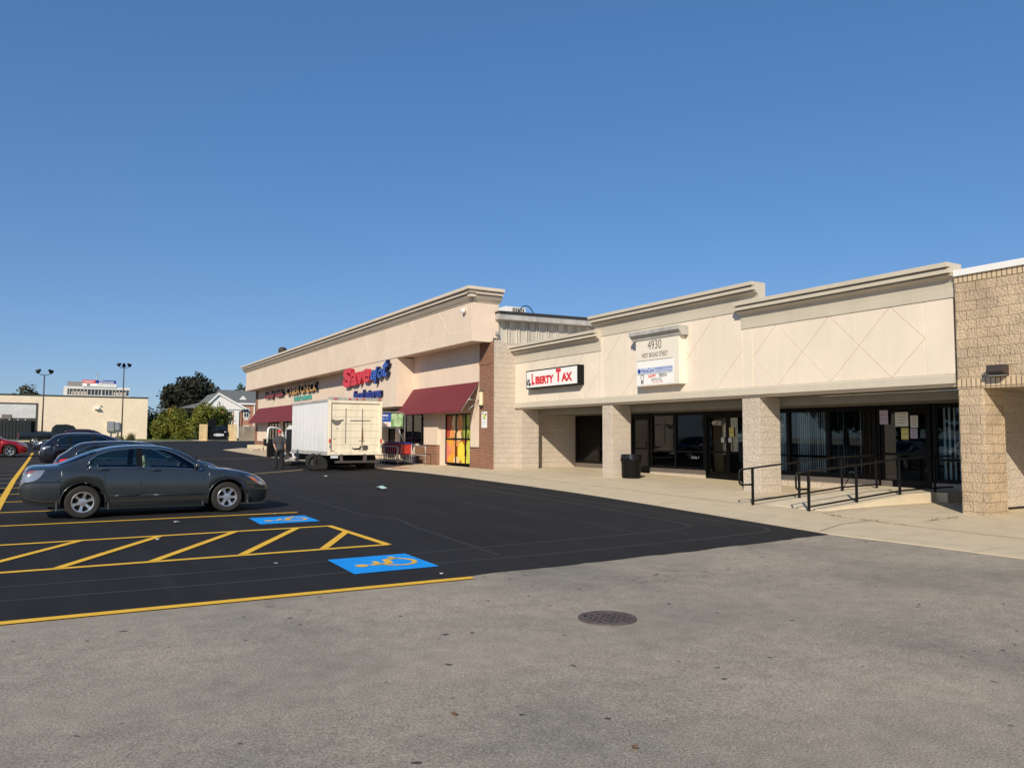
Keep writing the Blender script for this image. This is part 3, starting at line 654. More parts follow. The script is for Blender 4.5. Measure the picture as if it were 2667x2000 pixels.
b = MB(); b.box(18.72, 19, -14, 8.9, .5, 2.66); b.box(XP+.41, 30, -14, 8.89, 2.66, 2.75); b.build('recess_wall', mt['tanshade'], tan)  # darker above the sunlit foot: shade under the overhang painted in
b = MB(); b.box(18.6, 18.71, -14, 8.2, 2.5, 2.655); b.build('fascia', mt['mulch'], tan)
w = thing('wall_lamp', 'brown box wall lamp on tan block wall above the pier', 'lamp', (15.9, 8.1, 2.92))
b = MB(); b.prism([(XP-.012, 2.9), (XP-.2, 2.93), (XP-.24, 2.97), (XP-.2, 3.1), (XP-.012, 3.1)], 'y', 7.98, 8.3); b.build('housing', M('brown_enamel', (.06, .045, .04), .5), w)
b = MB(); b.box(XP-.19, XP-.03, 8.0, 8.28, 2.885, 2.9); b.build('lens', mt['grey'], w)

# ================================================================== large food store
Xo, Xw = 14.15, 15.05
store = thing('store_building', 'long pinkish cream store with overhanging parapet, burgundy awnings and brick pier', 'building', (20, 47, .4))
P_ = []; zb, zt = 5.97, 7.0
yb = [31.15+3.1*i for i in range(-1, 12)]
tops = [(b-1.02, zt) for b in yb]
P_ = []
prev_r = 26.95
for b_ in yb:
    lo, hi, t = max(b_-2.1, 27.0), b_, b_-1.02
    P_.append([(lo, zb), (hi, zb), (t, zt)])
edges = []
pts_top = [26.95]+[b_-1.02 for b_ in yb]+[68.6]
for i in range(len(yb)+1):
    l = (yb[i-1], zb) if i else (26.95, zb); r = (max(yb[i]-2.1, 27.0), zb) if i < len(yb) else (68.6, zb)
    tl = (yb[i-1]-1.02, zt) if i else (26.95, zt); tr = (yb[i]-1.02, zt) if i < len(yb) else (68.6, zt)
    q = [p for j, p in enumerate([l, r, tr, tl])]
    qq = []
    for p in q:
        if p not in qq: qq.append(p)
    if len(qq) > 2 and abs(r[0]-l[0])+abs(tr[0]-tl[0]) > .2: P_.append(qq)
gp = groove_panel(P_, Xo, -1, inset=.008, depth=.016); gp.build('stucco_panel', mt['pink'], store)
b = MB(); b.box(Xo+.018, Xw+.3, 26.95, 68.6, 5.6, 7.3); b.build('parapet', mt['pink'], store)
b = MB(); b.prism([(Xo+.3, 5.42), (Xo-.03, 5.42), (Xo-.03, 5.93), (Xo-.005, 5.965), (Xo+.3, 5.965)], 'y', 26.93, 68.6); b.box(Xo+.3, Xw+.02, 26.93, 27.2, 5.42, 5.965); b.box(Xo+.3, Xw+.02, 68.3, 68.6, 5.42, 5.965); b.box(Xo+.3, Xw+.02, 27.2, 68.3, 5.47, 5.6); b.build('fascia_band', mt['pink'], store)
SC_ = [(0, 0), (.04, 0), (.04, .04), (.1, .07), (.18, .16), (.22, .21), (.22, .235), (.14, .24), (.14, .265), (.3, .27), (.3, .38), (.2, .385), (.2, .405), (.4, .41), (.4, .53), (-.3, .53), (-.3, 0)]
b = MB(); b.prism([(Xo-o, 7.0+h) for o, h in SC_], 'y', 26.93, 69.0)
b.prism([(26.95-o, 7.0+h) for o, h in SC_], 'x', Xo-.001, Xw+.35); b.box(Xo-.4, Xo, 26.55, 26.93, 7.415, 7.53); b.box(Xo-.3, Xo, 26.65, 26.93, 7.305, 7.41); b.box(Xo-.22, Xo, 26.73, 26.93, 7.15, 7.3)
b.build('cornice', mt['khaki2'], store)
zs = lambda y: zf(y)-.02
b = MB(); b.box(Xw, Xw+.3, 27.9, 28.78, 1.2, 5.5); b.box(Xw, Xw+.3, 28.78, 31.22, 2.63, 5.5); b.box(Xw, Xw+.3, 31.22, 33.25, zs(32), 5.5); b.box(Xw, Xw+.3, 33.25, 35.6, 2.7, 5.5)
b.box(Xw, Xw+.3, 41.6, 67.9, 2.75, 5.5); b.box(Xw, Xw+.3, 64.2, 67.9, 1.16, 2.75); b.box(Xw, Xw+.3, 59.5, 60.4, 1.16, 2.75); b.box(Xw, Xw+.3, 52, 53, 1.16, 2.75); b.build('wall', mt['pink'], store)
b = MB(); b.box(Xw-.13, Xw, 31.75, 33.22, 1.26, 2.71); b.build('pilaster', mt['pink'], store)
b = MB(); b.box(Xo, Xw+.3, 34.75, 42.15, 3.07, 5.42); b.build('entrance_block', mt['pink'], store)
b = MB(); b.box(Xw-.06, Xw+.03, 26.85, 27.9, zs(27)-.1, 5.45); b.build('brick_pier', mt['brick'], store)
b = MB(); b.box(Xw-.08, Xw+.03, 26.845, 27.92, 4.55, 4.72, bev=.006); b.box(Xw-.07, Xw+.03, 26.848, 27.91, 4.72, 4.86, bev=.01); b.build('brick_collar', mt['brick'], store)
b = MB(); b.box(Xw-.06, Xw+.3, 67.9, 68.6, zs(67)-.1, 5.45); b.build('brick_pier', mt['brick'], store)
for a, c, z in ((27.9, 28.78, 1.17), (33.22, 34.4, 1.17), (64.2, 67.9, 1.13), (59.5, 60.4, 1.13)):
    b = MB(); b.box(Xw-.02, Xw+.29, a, c, zs(a)-.1, z); b.build('brick_wainscot', mt['brick'], store)
b = MB(); b.box(Xw-.15, Xw-.005, 31.75, 33.22, zs(32)-.1, 1.22); b.build('brick_wainscot', mt['brick'], store)
b = MB()
for a, c, z, x in ((27.9, 28.78, 1.17, Xw-.04), (31.75, 33.23, 1.22, Xw-.17), (64.2, 67.9, 1.13, Xw-.04)): b.box(x, Xw+.001, a, c, z, z+.04)
b.build('sill_course', M('brown_sill', (.1, .06, .045), .7), store)
# side wall
b = MB(); b.box(Xw+.03, 46, 26.87, 27.3, .1, 5.45); b.build('block_wall', mt['block'], store)
b = MB(); b.box(Xw+.1, 46, 27.05, 27.3, 5.45, 6.4)
for i in range(60):
    x = Xw+.2+i*.48
    for q_ in (0, .12): b.prism([(x+q_, 27.05), (x+q_+.02, 27.0), (x+q_+.05, 27.0), (x+q_+.07, 27.05)], 'z', 5.45, 6.36)
b.build('metal_siding', mt['siding'], store)
b = MB(); b.prism([(Xw+.12, 6.33), (46, 6.85), (46, 7.08), (Xw+.12, 6.56)], 'y', 26.62, 27.31); b.build('gutter_trim', mt['trim'], store)
b = MB(); b.prism([(Xw+.12, 6.565), (46, 7.085), (46, 7.2), (Xw+.12, 6.66)], 'y', 26.57, 68.5); b.build('roof', mt['roofdark'], store)
b = MB(); b.box(Xw+.3, 46, 68.3, 68.6, .3, 7); b.box(45.7, 46, 27.3, 68.3, .3, 7); b.build('rear_wall', mt['block'], store)
# fruit window: three sheets of printed film behind black bars
fw = thing('window_group', 'x', 'x'); bpy.data.objects.remove(fw)
b = MB(); ym, yn = 28.78, 31.22
for y in (28.81, 29.28, 30.2, 31.19): b.box(Xw+.02, Xw+.1, y-.035, y+.035, .46, 2.63)
for z in (.48, 1.54, 2.6): b.box(Xw+.022, Xw+.098, ym, yn, z-.03, z+.03)
fw = b.build('window', mt['black'], store)
fm = []
for nm, c in (('peach', (.8, .33, .1)), ('apple_red', (.5, .06, .03)), ('lemon', (.85, .68, .07)), ('pear_green', (.36, .44, .06)), ('orange', (.86, .4, .05)), ('lime', (.55, .62, .1)), ('pale', (.85, .6, .32)), ('stalk', (.09, .04, .02)), ('grapefruit', (.8, .22, .16)), ('deep_orange', (.45, .14, .02)), ('deep_olive', (.16, .15, .03))):
    fm.append(M('print_'+nm, c, .35, var=.12, vs=4))
b = MB(); x = Xw+.06; b.f([(x, ym, .46), (x, yn, .46), (x, yn, 1.54), (x, ym, 1.54)], 9); b.f([(x, ym, 1.54), (x, yn, 1.54), (x, yn, 2.63), (x, ym, 2.63)], 10); lay = [0]
def blob(y, z, ry, rz, mi, rot=0, clip=None):
    lay[0] += 1; xx = Xw+.06-.0007*lay[0]; pts = []
    for t in np.linspace(0, 2*math.pi, 22)[:-1]:
        rr = 1+.05*math.sin(2*t+lay[0]); u, v = ry*math.cos(t)*rr, rz*math.sin(t)*rr
        yy = y+u*math.cos(rot)-v*math.sin(rot); zz = z+u*math.sin(rot)+v*math.cos(rot)
        pts.append((xx, min(yn, max(ym, yy)), min(2.62, max(.47, zz))))
    b.f(pts[::-1], mi)
for a in ((31.0, 2.2, .35, .55, 1), (30.95, 1.75, .32, .3, 1), (30.35, 2.2, .3, .42, 6), (30.6, 1.72, .26, .3, 0), (29.85, 2.2, .28, .42, 0), (29.95, 1.65, .25, .22, 6), (29.0, 2.35, .3, .36, 5), (28.95, 1.75, .24, .45, 3), (29.4, 2.0, .12, .5, 3),
          (29.08, 1.5, .06, .3, 7), (30.9, 1.3, .45, .3, 4), (31.1, .95, .3, .45, 8), (30.5, 1.0, .3, .35, 0), (30.6, .6, .4, .3, 4), (29.72, 1.02, .32, .42, 2), (29.0, 1.2, .25, .3, 5), (28.95, .75, .3, .35, 5), (29.4, .6, .3, .22, 2), (30.15, .55, .3, .25, 6), (30.2, 1.35, .3, .15, 0)): blob(*a)
b.build('printed_film', fm, fw)
# display window and vestibule under the entrance block
b = MB()
for y in (33.28, 34.0, 35.1, 36.0): b.box(Xw+.1, Xw+.18, y-.04, y+.04, 1.32, 2.7)
b.box(Xw+.102, Xw+.178, 33.25, 36.05, 1.29, 1.35); b.box(Xw+.102, Xw+.178, 33.25, 36.05, 2.66, 2.72); wn_ = b.build('window', mt['black'], store)
b = MB(); b.box(Xw+.136, Xw+.142, 33.27, 36.03, 1.33, 2.68); b.build('pane', mt['glass'], wn_)
b = MB(); b.box(Xw+.05, Xw+.3, 34.4, 36.05, zs(35), 1.29); b.build('knee_wall', mt['pink'], store)
for q_ in ((16.5, 16.7, 36.0, 37.0), (16.5, 16.7, 39.9, 40.6), (15.2, 16.5, 36.05, 36.2), (15.35, 16.7, 41.7, 42.15)): b = MB(); b.box(*q_, zs(36), 3.07); b.build('vestibule_wall', mt['pink'], store)
b = MB(); b.box(Xw+.3, 16.7, 34.8, 42.1, 3.08, 3.3); b.box(16.9, 17, 33.2, 42.2, .3, 3.1); b.box(15.9, 16.0, 33.2, 36, .3, 3.1); b.build('dark_interior', mt['dark'], store)
for a, c in ((37.0, 38.4), (38.4, 39.9), (40.6, 41.7)):
    b = MB(); b.box(16.52, 16.6, a, a+.08, zs(36), 2.9); b.box(16.52, 16.6, c-.08, c, zs(36), 2.9); b.box(16.521, 16.6, a+.08, c-.08, 2.8, 2.9); b.box(16.521, 16.6, a+.08, c-.08, zs(36), .5); b.box(16.522, 16.6, a+.08, c-.08, 1.3, 1.36); d_ = b.build('door', mt['black'], store)
    b = MB(); b.box(16.555, 16.56, a+.07, c-.07, .45, 2.82); b.build('pane', mt['glass'], d_)
# far shopfront behind the truck
for a, c, nm in ((62.4, 64.2, 'door'), (60.4, 62.4, 'window'), (53, 59.5, 'window'), (42.2, 52, 'window')):
    b = MB(); z0 = zs(60) if nm == 'door' else 1.1
    n = max(1, round((c-a)/1.1))
    for i in range(n+1): y = a+.04+(c-a-.08)*i/n; b.box(Xw+.05, Xw+.14, y-.04, y+.04, z0, 2.75)
    b.box(Xw+.051, Xw+.139, a, c, 2.68, 2.749); b.box(Xw+.051, Xw+.139, a, c, z0, z0+.07); d_ = b.build(nm, mt['black'], store)
    b = MB(); b.box(Xw+.09, Xw+.095, a+.02, c-.02, z0, 2.7); b.build('pane', mt['glass'], d_)
    if nm == 'window':
        b = MB(); b.box(Xw, Xw+.28, a, c, zs(60)-.1, 1.1); b.build('knee_wall', mt['pink'], store)
b = MB(); b.box(Xw+1.2, Xw+1.3, 42.3, 67.8, .3, 2.8); b.build('shop_interior', mt['room'], store)
b = MB(); b.box(Xw+.6, Xw+.7, 60.5, 62.3, .4, 2.6); b.build('roller_screen', mt['khaki'], store)
# awnings
def awning(y0, y1):
    zt_, zb_ = 3.9, 2.71; xb = 14.2
    b = MB(); b.prism([(Xw-.02, zt_), (xb, zb_), (xb+.012, zb_-.018), (Xw-.02, zt_-.03)], 'y', y0, y1); b.prism([(xb, zb_), (xb, zb_-.07), (xb+.01, zb_-.07), (xb+.012, zb_-.01)], 'y', y0, y1)
    a = b.build('awning', mt['awning'], store)
    b = MB()
    for y in (y0+.02, y1-.02):
        b.tube([(Xw-.02, y, zt_-.05), (xb+.03, y, zb_-.04)], .018, 6); b.tube([(xb+.35, y, zb_+.45), (Xw-.02, y, zb_+.43)], .016, 6); b.tube([(xb+.36, y, zb_+.02), (Xw-.02, y, zb_+.42)], .012, 6)
    b.tube([(xb+.02, y0, zb_-.03), (xb+.02, y1, zb_-.03)], .018, 6); b.build('awning_frame', mt['galv'], a); return a
awning(28.02, 34.95); awning(44.5, 67.6)
# things fixed on the store
w = thing('wall_lamp', 'tall cream half round wall lamp on the red brick pier', 'lamp', (14.9, 27.6, 2.85))
b = MB(); b.lathe([(.09, 0), (.09, .56)], (14.93, 27.62, 2.9), (0, 0, 1), 14); b.build('diffuser', M('cream_diffuser', (.75, .65, .42), .5), w)
b = MB(); b.lathe([(0, 0), (.06, .01), (.105, .06), (.105, .1), (0, .1)], (14.93, 27.62, 2.82), (0, 0, 1), 14); b.lathe([(0, 0), (.105, 0), (.105, .04), (0, .05)], (14.93, 27.62, 3.46), (0, 0, 1), 14); b.build('cap', M('brown_enamel2', (.06, .045, .04), .5), w)
n = thing('poster', 'white poster with yellow fruit picture on the red brick pier', 'poster', (14.98, 27.4, 2.0))
b = MB(); b.box(14.972, 14.99, 27.23, 27.67, 2.0, 2.65); b.build('sheet', mt['paper'], n)
b = MB(); 
for y, z, r, mi in ((27.48, 2.5, .09, 0), (27.36, 2.44, .09, 0), (27.45, 2.38, .07, 1), (27.3, 2.54, .05, 2), (27.55, 2.58, .04, 2)):
    b.f([(14.9715-.0004*mi, y+r*math.cos(t), z+r*math.sin(t)) for t in np.linspace(0, 6.283, 14)[:-1]], mi)
b.box(14.971, 14.972, 27.3, 27.6, 2.2, 2.23, 3); b.box(14.971, 14.972, 27.34, 27.56, 2.12, 2.14, 3)
b.build('picture', [mt['yellowp'], mt['green'], mt['ink'], mt['purple']], n)
c_ = thing('security_camera', 'white dome camera on the stucco near the store corner', 'camera', (14.1, 27.55, 6.6))
b = MB(); b.ball((14.04, 27.55, 6.68), (.1, .1, .1), 14); b.lathe([(.105, 0), (.105, .06), (.03, .07)], (14.04, 27.55, 6.68), (0, 0, 1), 14); b.build('dome', mt['white'], c_)
b = MB(); b.tube([(14.16, 27.55, 6.78), (14.04, 27.55, 6.78), (14.04, 27.55, 6.74)], .025, 8); b.build('bracket', mt['white'], c_)
c_ = thing('floodlight', 'small grey box light where the store corner meets metal siding', 'lamp', (15.2, 26.9, 5.8))
b = MB(); b.box(15.17, 15.27, 26.82, 27.03, 5.72, 5.85, bev=.01); b.build('housing', mt['trim'], c_)
b = MB(); b.tube([(15.22, 26.95, 5.85), (15.3, 27.0, 5.95)], .015, 6); b.build('bracket', mt['black'], c_)
h = thing('roof_unit', 'white rooftop air conditioner with black cable loop above the metal siding', 'air conditioner', (19.8, 33, 6.8))
b = MB(); b.box(18.95, 20.1, 32.6, 33.6, 6.7, 8.05, bev=.02); b.build('cabinet', mt['white'], h)
b = MB()
for i in range(7): b.box(19.35+i*.1, 19.4+i*.1, 32.58, 32.605, 7.5, 8.0)
b.build('grille', mt['roofdark'], h)
b = MB(); b.tube([(19.3+.65*(1-math.cos(t)), 32.3, 6.75+1.35*math.sin(t)) for t in np.linspace(0, math.pi, 16)], .024, 7); b.build('cable', mt['black'], h)
h = thing('roof_vent', 'grey roof curb box right of the rooftop air conditioner', 'vent', (20.7, 33, 6.8)); b = MB(); b.box(20.3, 21.4, 32.7, 33.5, 6.7, 7.75, bev=.02); b.build('curb', mt['trim'], h); b = MB(); b.box(20.25, 21.45, 32.65, 33.55, 7.751, 7.82); b.build('cover', mt['grey'], h)
h = thing('roof_vent', 'dark round roof vent standing above the long store cornice', 'vent', (14.9, 59.5, 7.2)); b = MB(); b.lathe([(.18, 0), (.18, .65), (.32, .68), (.32, 1.0), (.2, 1.15), (0, 1.18)], (14.9, 59.5, 7.2), (0, 0, 1), 12); b.build('stack', M('dark_brown_vent', (.05, .035, .035), .7), h); b = MB(); b.lathe([(.35, 0), (.35, .03), (0, .03)], (14.9, 59.5, 7.75), (0, 0, 1), 12); b.build('collar', mt['grey'], h)

# raised letters
def letters(name, label, items, face, side, x, ext, group=None):
    o = thing(name, label, 'sign', (x, items[0][1], items[0][2]), group=group)
    bb = MB(); 
    for t, y, z, w, h_, bold, sh in items: bb.text(t, (x-ext, y, z), UY, UZ, w=w, h=h_, ext=.004, bold=bold, shear=sh)
    bb.build('letter_face', face, o); bb = MB()
    for t, y, z, w, h_, bold, sh in items: bb.text(t, (x-.02, y, z), UY, UZ, w=w, h=h_, ext=ext-.03, bold=bold, shear=sh)
    bb.build('letter_return', side, o); return o
letters('store_sign', 'fat red raised letters high on the entrance block', [('S', 42.1, 4.32, 1.45, 1.05, .05, 0), ('a', 40.85, 4.36, 1.05, .72, .035, 0), ('v', 39.9, 4.38, 1.05, .68, .045, 0), ('e', 38.98, 4.42, 1.1, .72, .035, 0)], mt['red'], M('red_return', (.4, .02, .03), .4), Xo, .22)
letters('store_sign', 'slanted blue script letters right of the fat red letters', [('a', 37.78, 4.5, .75, .5, .03, .25), ('l', 37.2, 4.28, .42, .85, .03, .3), ('o', 36.75, 4.52, .65, .48, .03, .25), ('t', 36.1, 4.55, .75, .82, .03, .25)], mt['bluel'], mt['navydark'], Xo, .22)
letters('store_sign', 'navy raised words food stores over the truck roof', [('food stores', 40.5, 3.6, 4.1, .48, .03, 0)], mt['navy'], mt['navydark'], Xo, .16)
letters('store_sign', 'amber raised letters CYBER CHECK under the parapet', [('CYBER CHECK', 57.9, 4.6, 7.6, .6, .012, .0)], mt['orange'], mt['ink'], Xw, .2)
letters('store_sign', 'flat teal words CHECK CASHING below the amber letters', [('CHECK CASHING', 56.3, 4.13, 4.4, .28, .03, 0)], mt['teal'], mt['teal'], Xw, .07)
letters('store_sign', 'dark red raised letters over the far burgundy awning', [('Family Nails', 64.7, 4.45, 5.7, .72, .02, 0)], mt['maroon'], mt['ink'], Xw, .2)

# ================================================================== ramp and handrails
rampo = thing('ramp', 'pale concrete wheelchair ramp rising to the shop door', 'ramp', (16.5, 11.5, .15))
b = MB(); b.prism([(13.9, .0), (13.95, .155), (17.1, .385), (18.02, .39), (18.02, 0)], 'y', 10.72, 12.5); b.build('slope', mt['conc'], rampo)
b = MB(); b.box(18.02, 19.04, 10.45, 12.9, 0, .385); b.build('landing', mt['conc'], rampo)
def rail(Y, posts, label, loopx, xend):
    o = thing('handrail', label, 'handrail', (posts[0][0], Y, posts[0][1]), group='black handrails beside the ramp')
    for x, z0, z1 in posts:
        b = MB(); b.box(x-.022, x+.022, Y-.022, Y+.022, z0-.03, z1); b.build('post', mt['blackmet'], o)
    z0 = posts[0][2]; zl_ = z0-.36; r = .07
    pts = [(posts[0][0], Y, zl_), (loopx+r, Y, zl_)]+[(loopx+r-r*math.sin(t), Y, zl_+r-r*math.cos(t)) for t in np.linspace(.2, math.pi/2, 4)]+[(loopx+r-r*math.cos(t), Y, z0-.02-r+r*math.sin(t)) for t in np.linspace(0, math.pi/2, 5)]+[(x, Y, z1+.01) for x, _, z1 in posts]+[(xend, Y, posts[-1][2]+.01)]
    b = MB(); b.tube(pts, .021, 8); b.build('top_rail', mt['blackmet'], o)
    b = MB(); b.tube([(x, Y, a+.09) for x, a, _ in posts]+[(xend, Y, posts[-1][1]+.09)], .021, 8); b.build('bottom_rail', mt['blackmet'], o)
    b = MB(); x, a, _ = posts[2]; b.tube([(x, Y, a), (x+.35, Y+.0, a+.42)], .012, 6) if Y > 12 else b.tube([(x, Y+.02, a+.02), (x-.02, Y+.02, a+.1)], .012, 6); b.build('brace', mt['blackmet'], o)
    return o
rail(10.85, [(13.66, .13, .95), (15.24, .245, 1.06), (16.81, .36, 1.17), (18.2, .385, 1.21)], 'black pipe handrail on the near edge of the ramp', 13.27, 18.95)
rail(12.32, [(13.62, .15, .965), (15.18, .245, 1.08), (16.75, .36, 1.19), (18.12, .385, 1.215)], 'black pipe handrail on the far edge of the ramp', 13.2, 18.3)

# trash can
t = thing('trash_can', 'black round litter bin with bag rim against the middle block column', 'bin', (16.74, 20.3, Zg(16.7, 20.3)))
zb_ = Zg(16.7, 20.3)+.015; cx, cy = 16.66, 20.28
b = MB(); b.lathe([(0, 0), (.3, 0), (.31, .03), (.325, .74), (.335, .76), (.335, .78), (.3, .78), (.3, .5), (0, .5)], (cx, cy, zb_), (0, 0, 1), 28); b.build('drum', M('black_plastic_drum', (.005, .005, .0055), .5, spec=.2), t, smooth=35)
b = MB(); pr = []
for k_ in range(40):
    a = 2*math.pi*k_/40; pr.append((a, .345+.012*math.sin(5*a)+.006*math.sin(11*a), .6+.05*math.sin(2*a+1)+.03*math.sin(7*a)))
v1 = [b.bm.verts.new((cx+.34*math.cos(a), cy+.34*math.sin(a), zb_+.785)) for a, r, z in pr]; v2 = [b.bm.verts.new((cx+(r+.01)*math.cos(a), cy+(r+.01)*math.sin(a), zb_+z)) for a, r, z in pr]; v0 = [b.bm.verts.new((cx+.29*math.cos(a), cy+.29*math.sin(a), zb_+.74)) for a, r, z in pr]
for A, B in ((v0, v1), (v1, v2)):
    for i in range(40): b.bm.faces.new((A[i], A[(i+1) % 40], B[(i+1) % 40], B[i]))
b.build('bag', M('black_plastic_film', (.012, .012, .013), .22, spec=.6), t, smooth=50)
# manhole grate
mh = thing('drain_grate', 'round rusty iron drain grate set in the grey asphalt', 'drain', (4.38, 5.68, Zg(4.4, 5.7)))
zb_ = Zg(4.38, 5.68); b = MB(); b.lathe([(.265, -.05), (.265, .012), (.255, .016), (.21, .016), (.205, -.05)], (4.38, 5.68, zb_), (0, 0, 1), 48)
for i in (-2.5, -1.5, -.5, .5, 1.5, 2.5):
    c = i*.07; L = math.sqrt(.21**2-c*c)
    b.box(4.38+c-.013, 4.38+c+.013, 5.68-L, 5.68+L, zb_-.03, zb_+.013)
    b.box(4.38-L, 4.38+L, 5.68+c-.013, 5.68+c+.013, zb_-.031, zb_+.012)
b.build('grate', mt['iron'], mh, smooth=30)
b = MB(); b.lathe([(0, 0), (.21, 0)], (4.38, 5.68, zb_+.0075), (0, 0, 1), 32); b.build('hole_shade', mt['under'], mh)  # black disc close under the bars paints the shade inside the drain

# ================================================================== vehicles
def pchip(xs, ys):
    xs, ys = np.array(xs, float), np.array(ys, float); h = np.diff(xs); d = np.diff(ys)/h; n = len(xs); m = np.zeros(n)
    m[0], m[-1] = d[0], d[-1]
    for i in range(1, n-1):
        if d[i-1]*d[i] > 0: w1, w2 = 2*h[i]+h[i-1], h[i]+2*h[i-1]; m[i] = (w1+w2)/(w1/d[i-1]+w2/d[i])
    def f(x):
        x = min(max(x, xs[0]), xs[-1]); i = int(min(max(np.searchsorted(xs, x)-1, 0), n-2)); t = (x-xs[i])/h[i]
        return (1+2*t)*(1-t)**2*ys[i]+t*(1-t)**2*h[i]*m[i]+t*t*(3-2*t)*ys[i+1]+t*t*(t-1)*h[i]*m[i+1]
    return f
def wheel_meshes(rad, wid, nsp, rimr, twist=0):
    """tyre and rim for the side facing -y, centre at origin"""
    b = MB(); w = wid/2
    b.lathe([(rimr, -w*.75), (rimr+.02, -w), (rad-.03, -w), (rad-.008, -w*.8), (rad, -w*.5), (rad, w*.5), (rad-.008, w*.8), (rad-.03, w), (rimr, w)], (0, 0, 0), (0, 1, 0), 36)
    tyre = b
    r = MB(); r.lathe([(rimr+.004, -w*.8), (rimr-.012, -w*.95), (rimr-.028, -w*.9), (rimr-.03, -w*.2), (rimr-.03, w*.7)], (0, 0, 0), (0, 1, 0), 36)
    for i in range(nsp):
        a = 2*math.pi*i/nsp+twist; ca, sa = math.cos(a), math.sin(a)
        def P(u, v, y): return (u*ca-v*sa, y, u*sa+v*ca)
        h0, h1 = .032, .026 if nsp < 7 else .018
        y0, y1 = -w*.72, -w*.86
        A = [P(.03, -h0, y0), P(.03, h0, y0), P(rimr*.62, h1*.75, y0-.006), P(rimr-.015, h1*1.7, y1), P(rimr-.015, -h1*1.7, y1), P(rimr*.62, -h1*.75, y0-.006)]
        B = [(p[0], p[1]+.045, p[2]) for p in A]
        va = [r.bm.verts.new(p) for p in A]; vb = [r.bm.verts.new(p) for p in B]
        r.bm.faces.new(va[::-1]); 
        for j in range(6): r.bm.faces.new((va[j], va[(j+1) % 6], vb[(j+1) % 6], vb[j]))
    r.lathe([(.075, -w*.65), (.07, -w*.8), (.03, -w*.84), (0, -w*.85)], (0, 0, 0), (0, 1, 0), 16)
    d = MB(); d.lathe([(rimr-.02, -w*.1), (.05, -w*.12), (0, -w*.12)], (0, 0, 0), (0, 1, 0), 24)
    d.lathe([(rimr*.7, -w*.3), (.06, -w*.32)], (0, 0, 0), (0, 1, 0), 24)
    return tyre, r, d
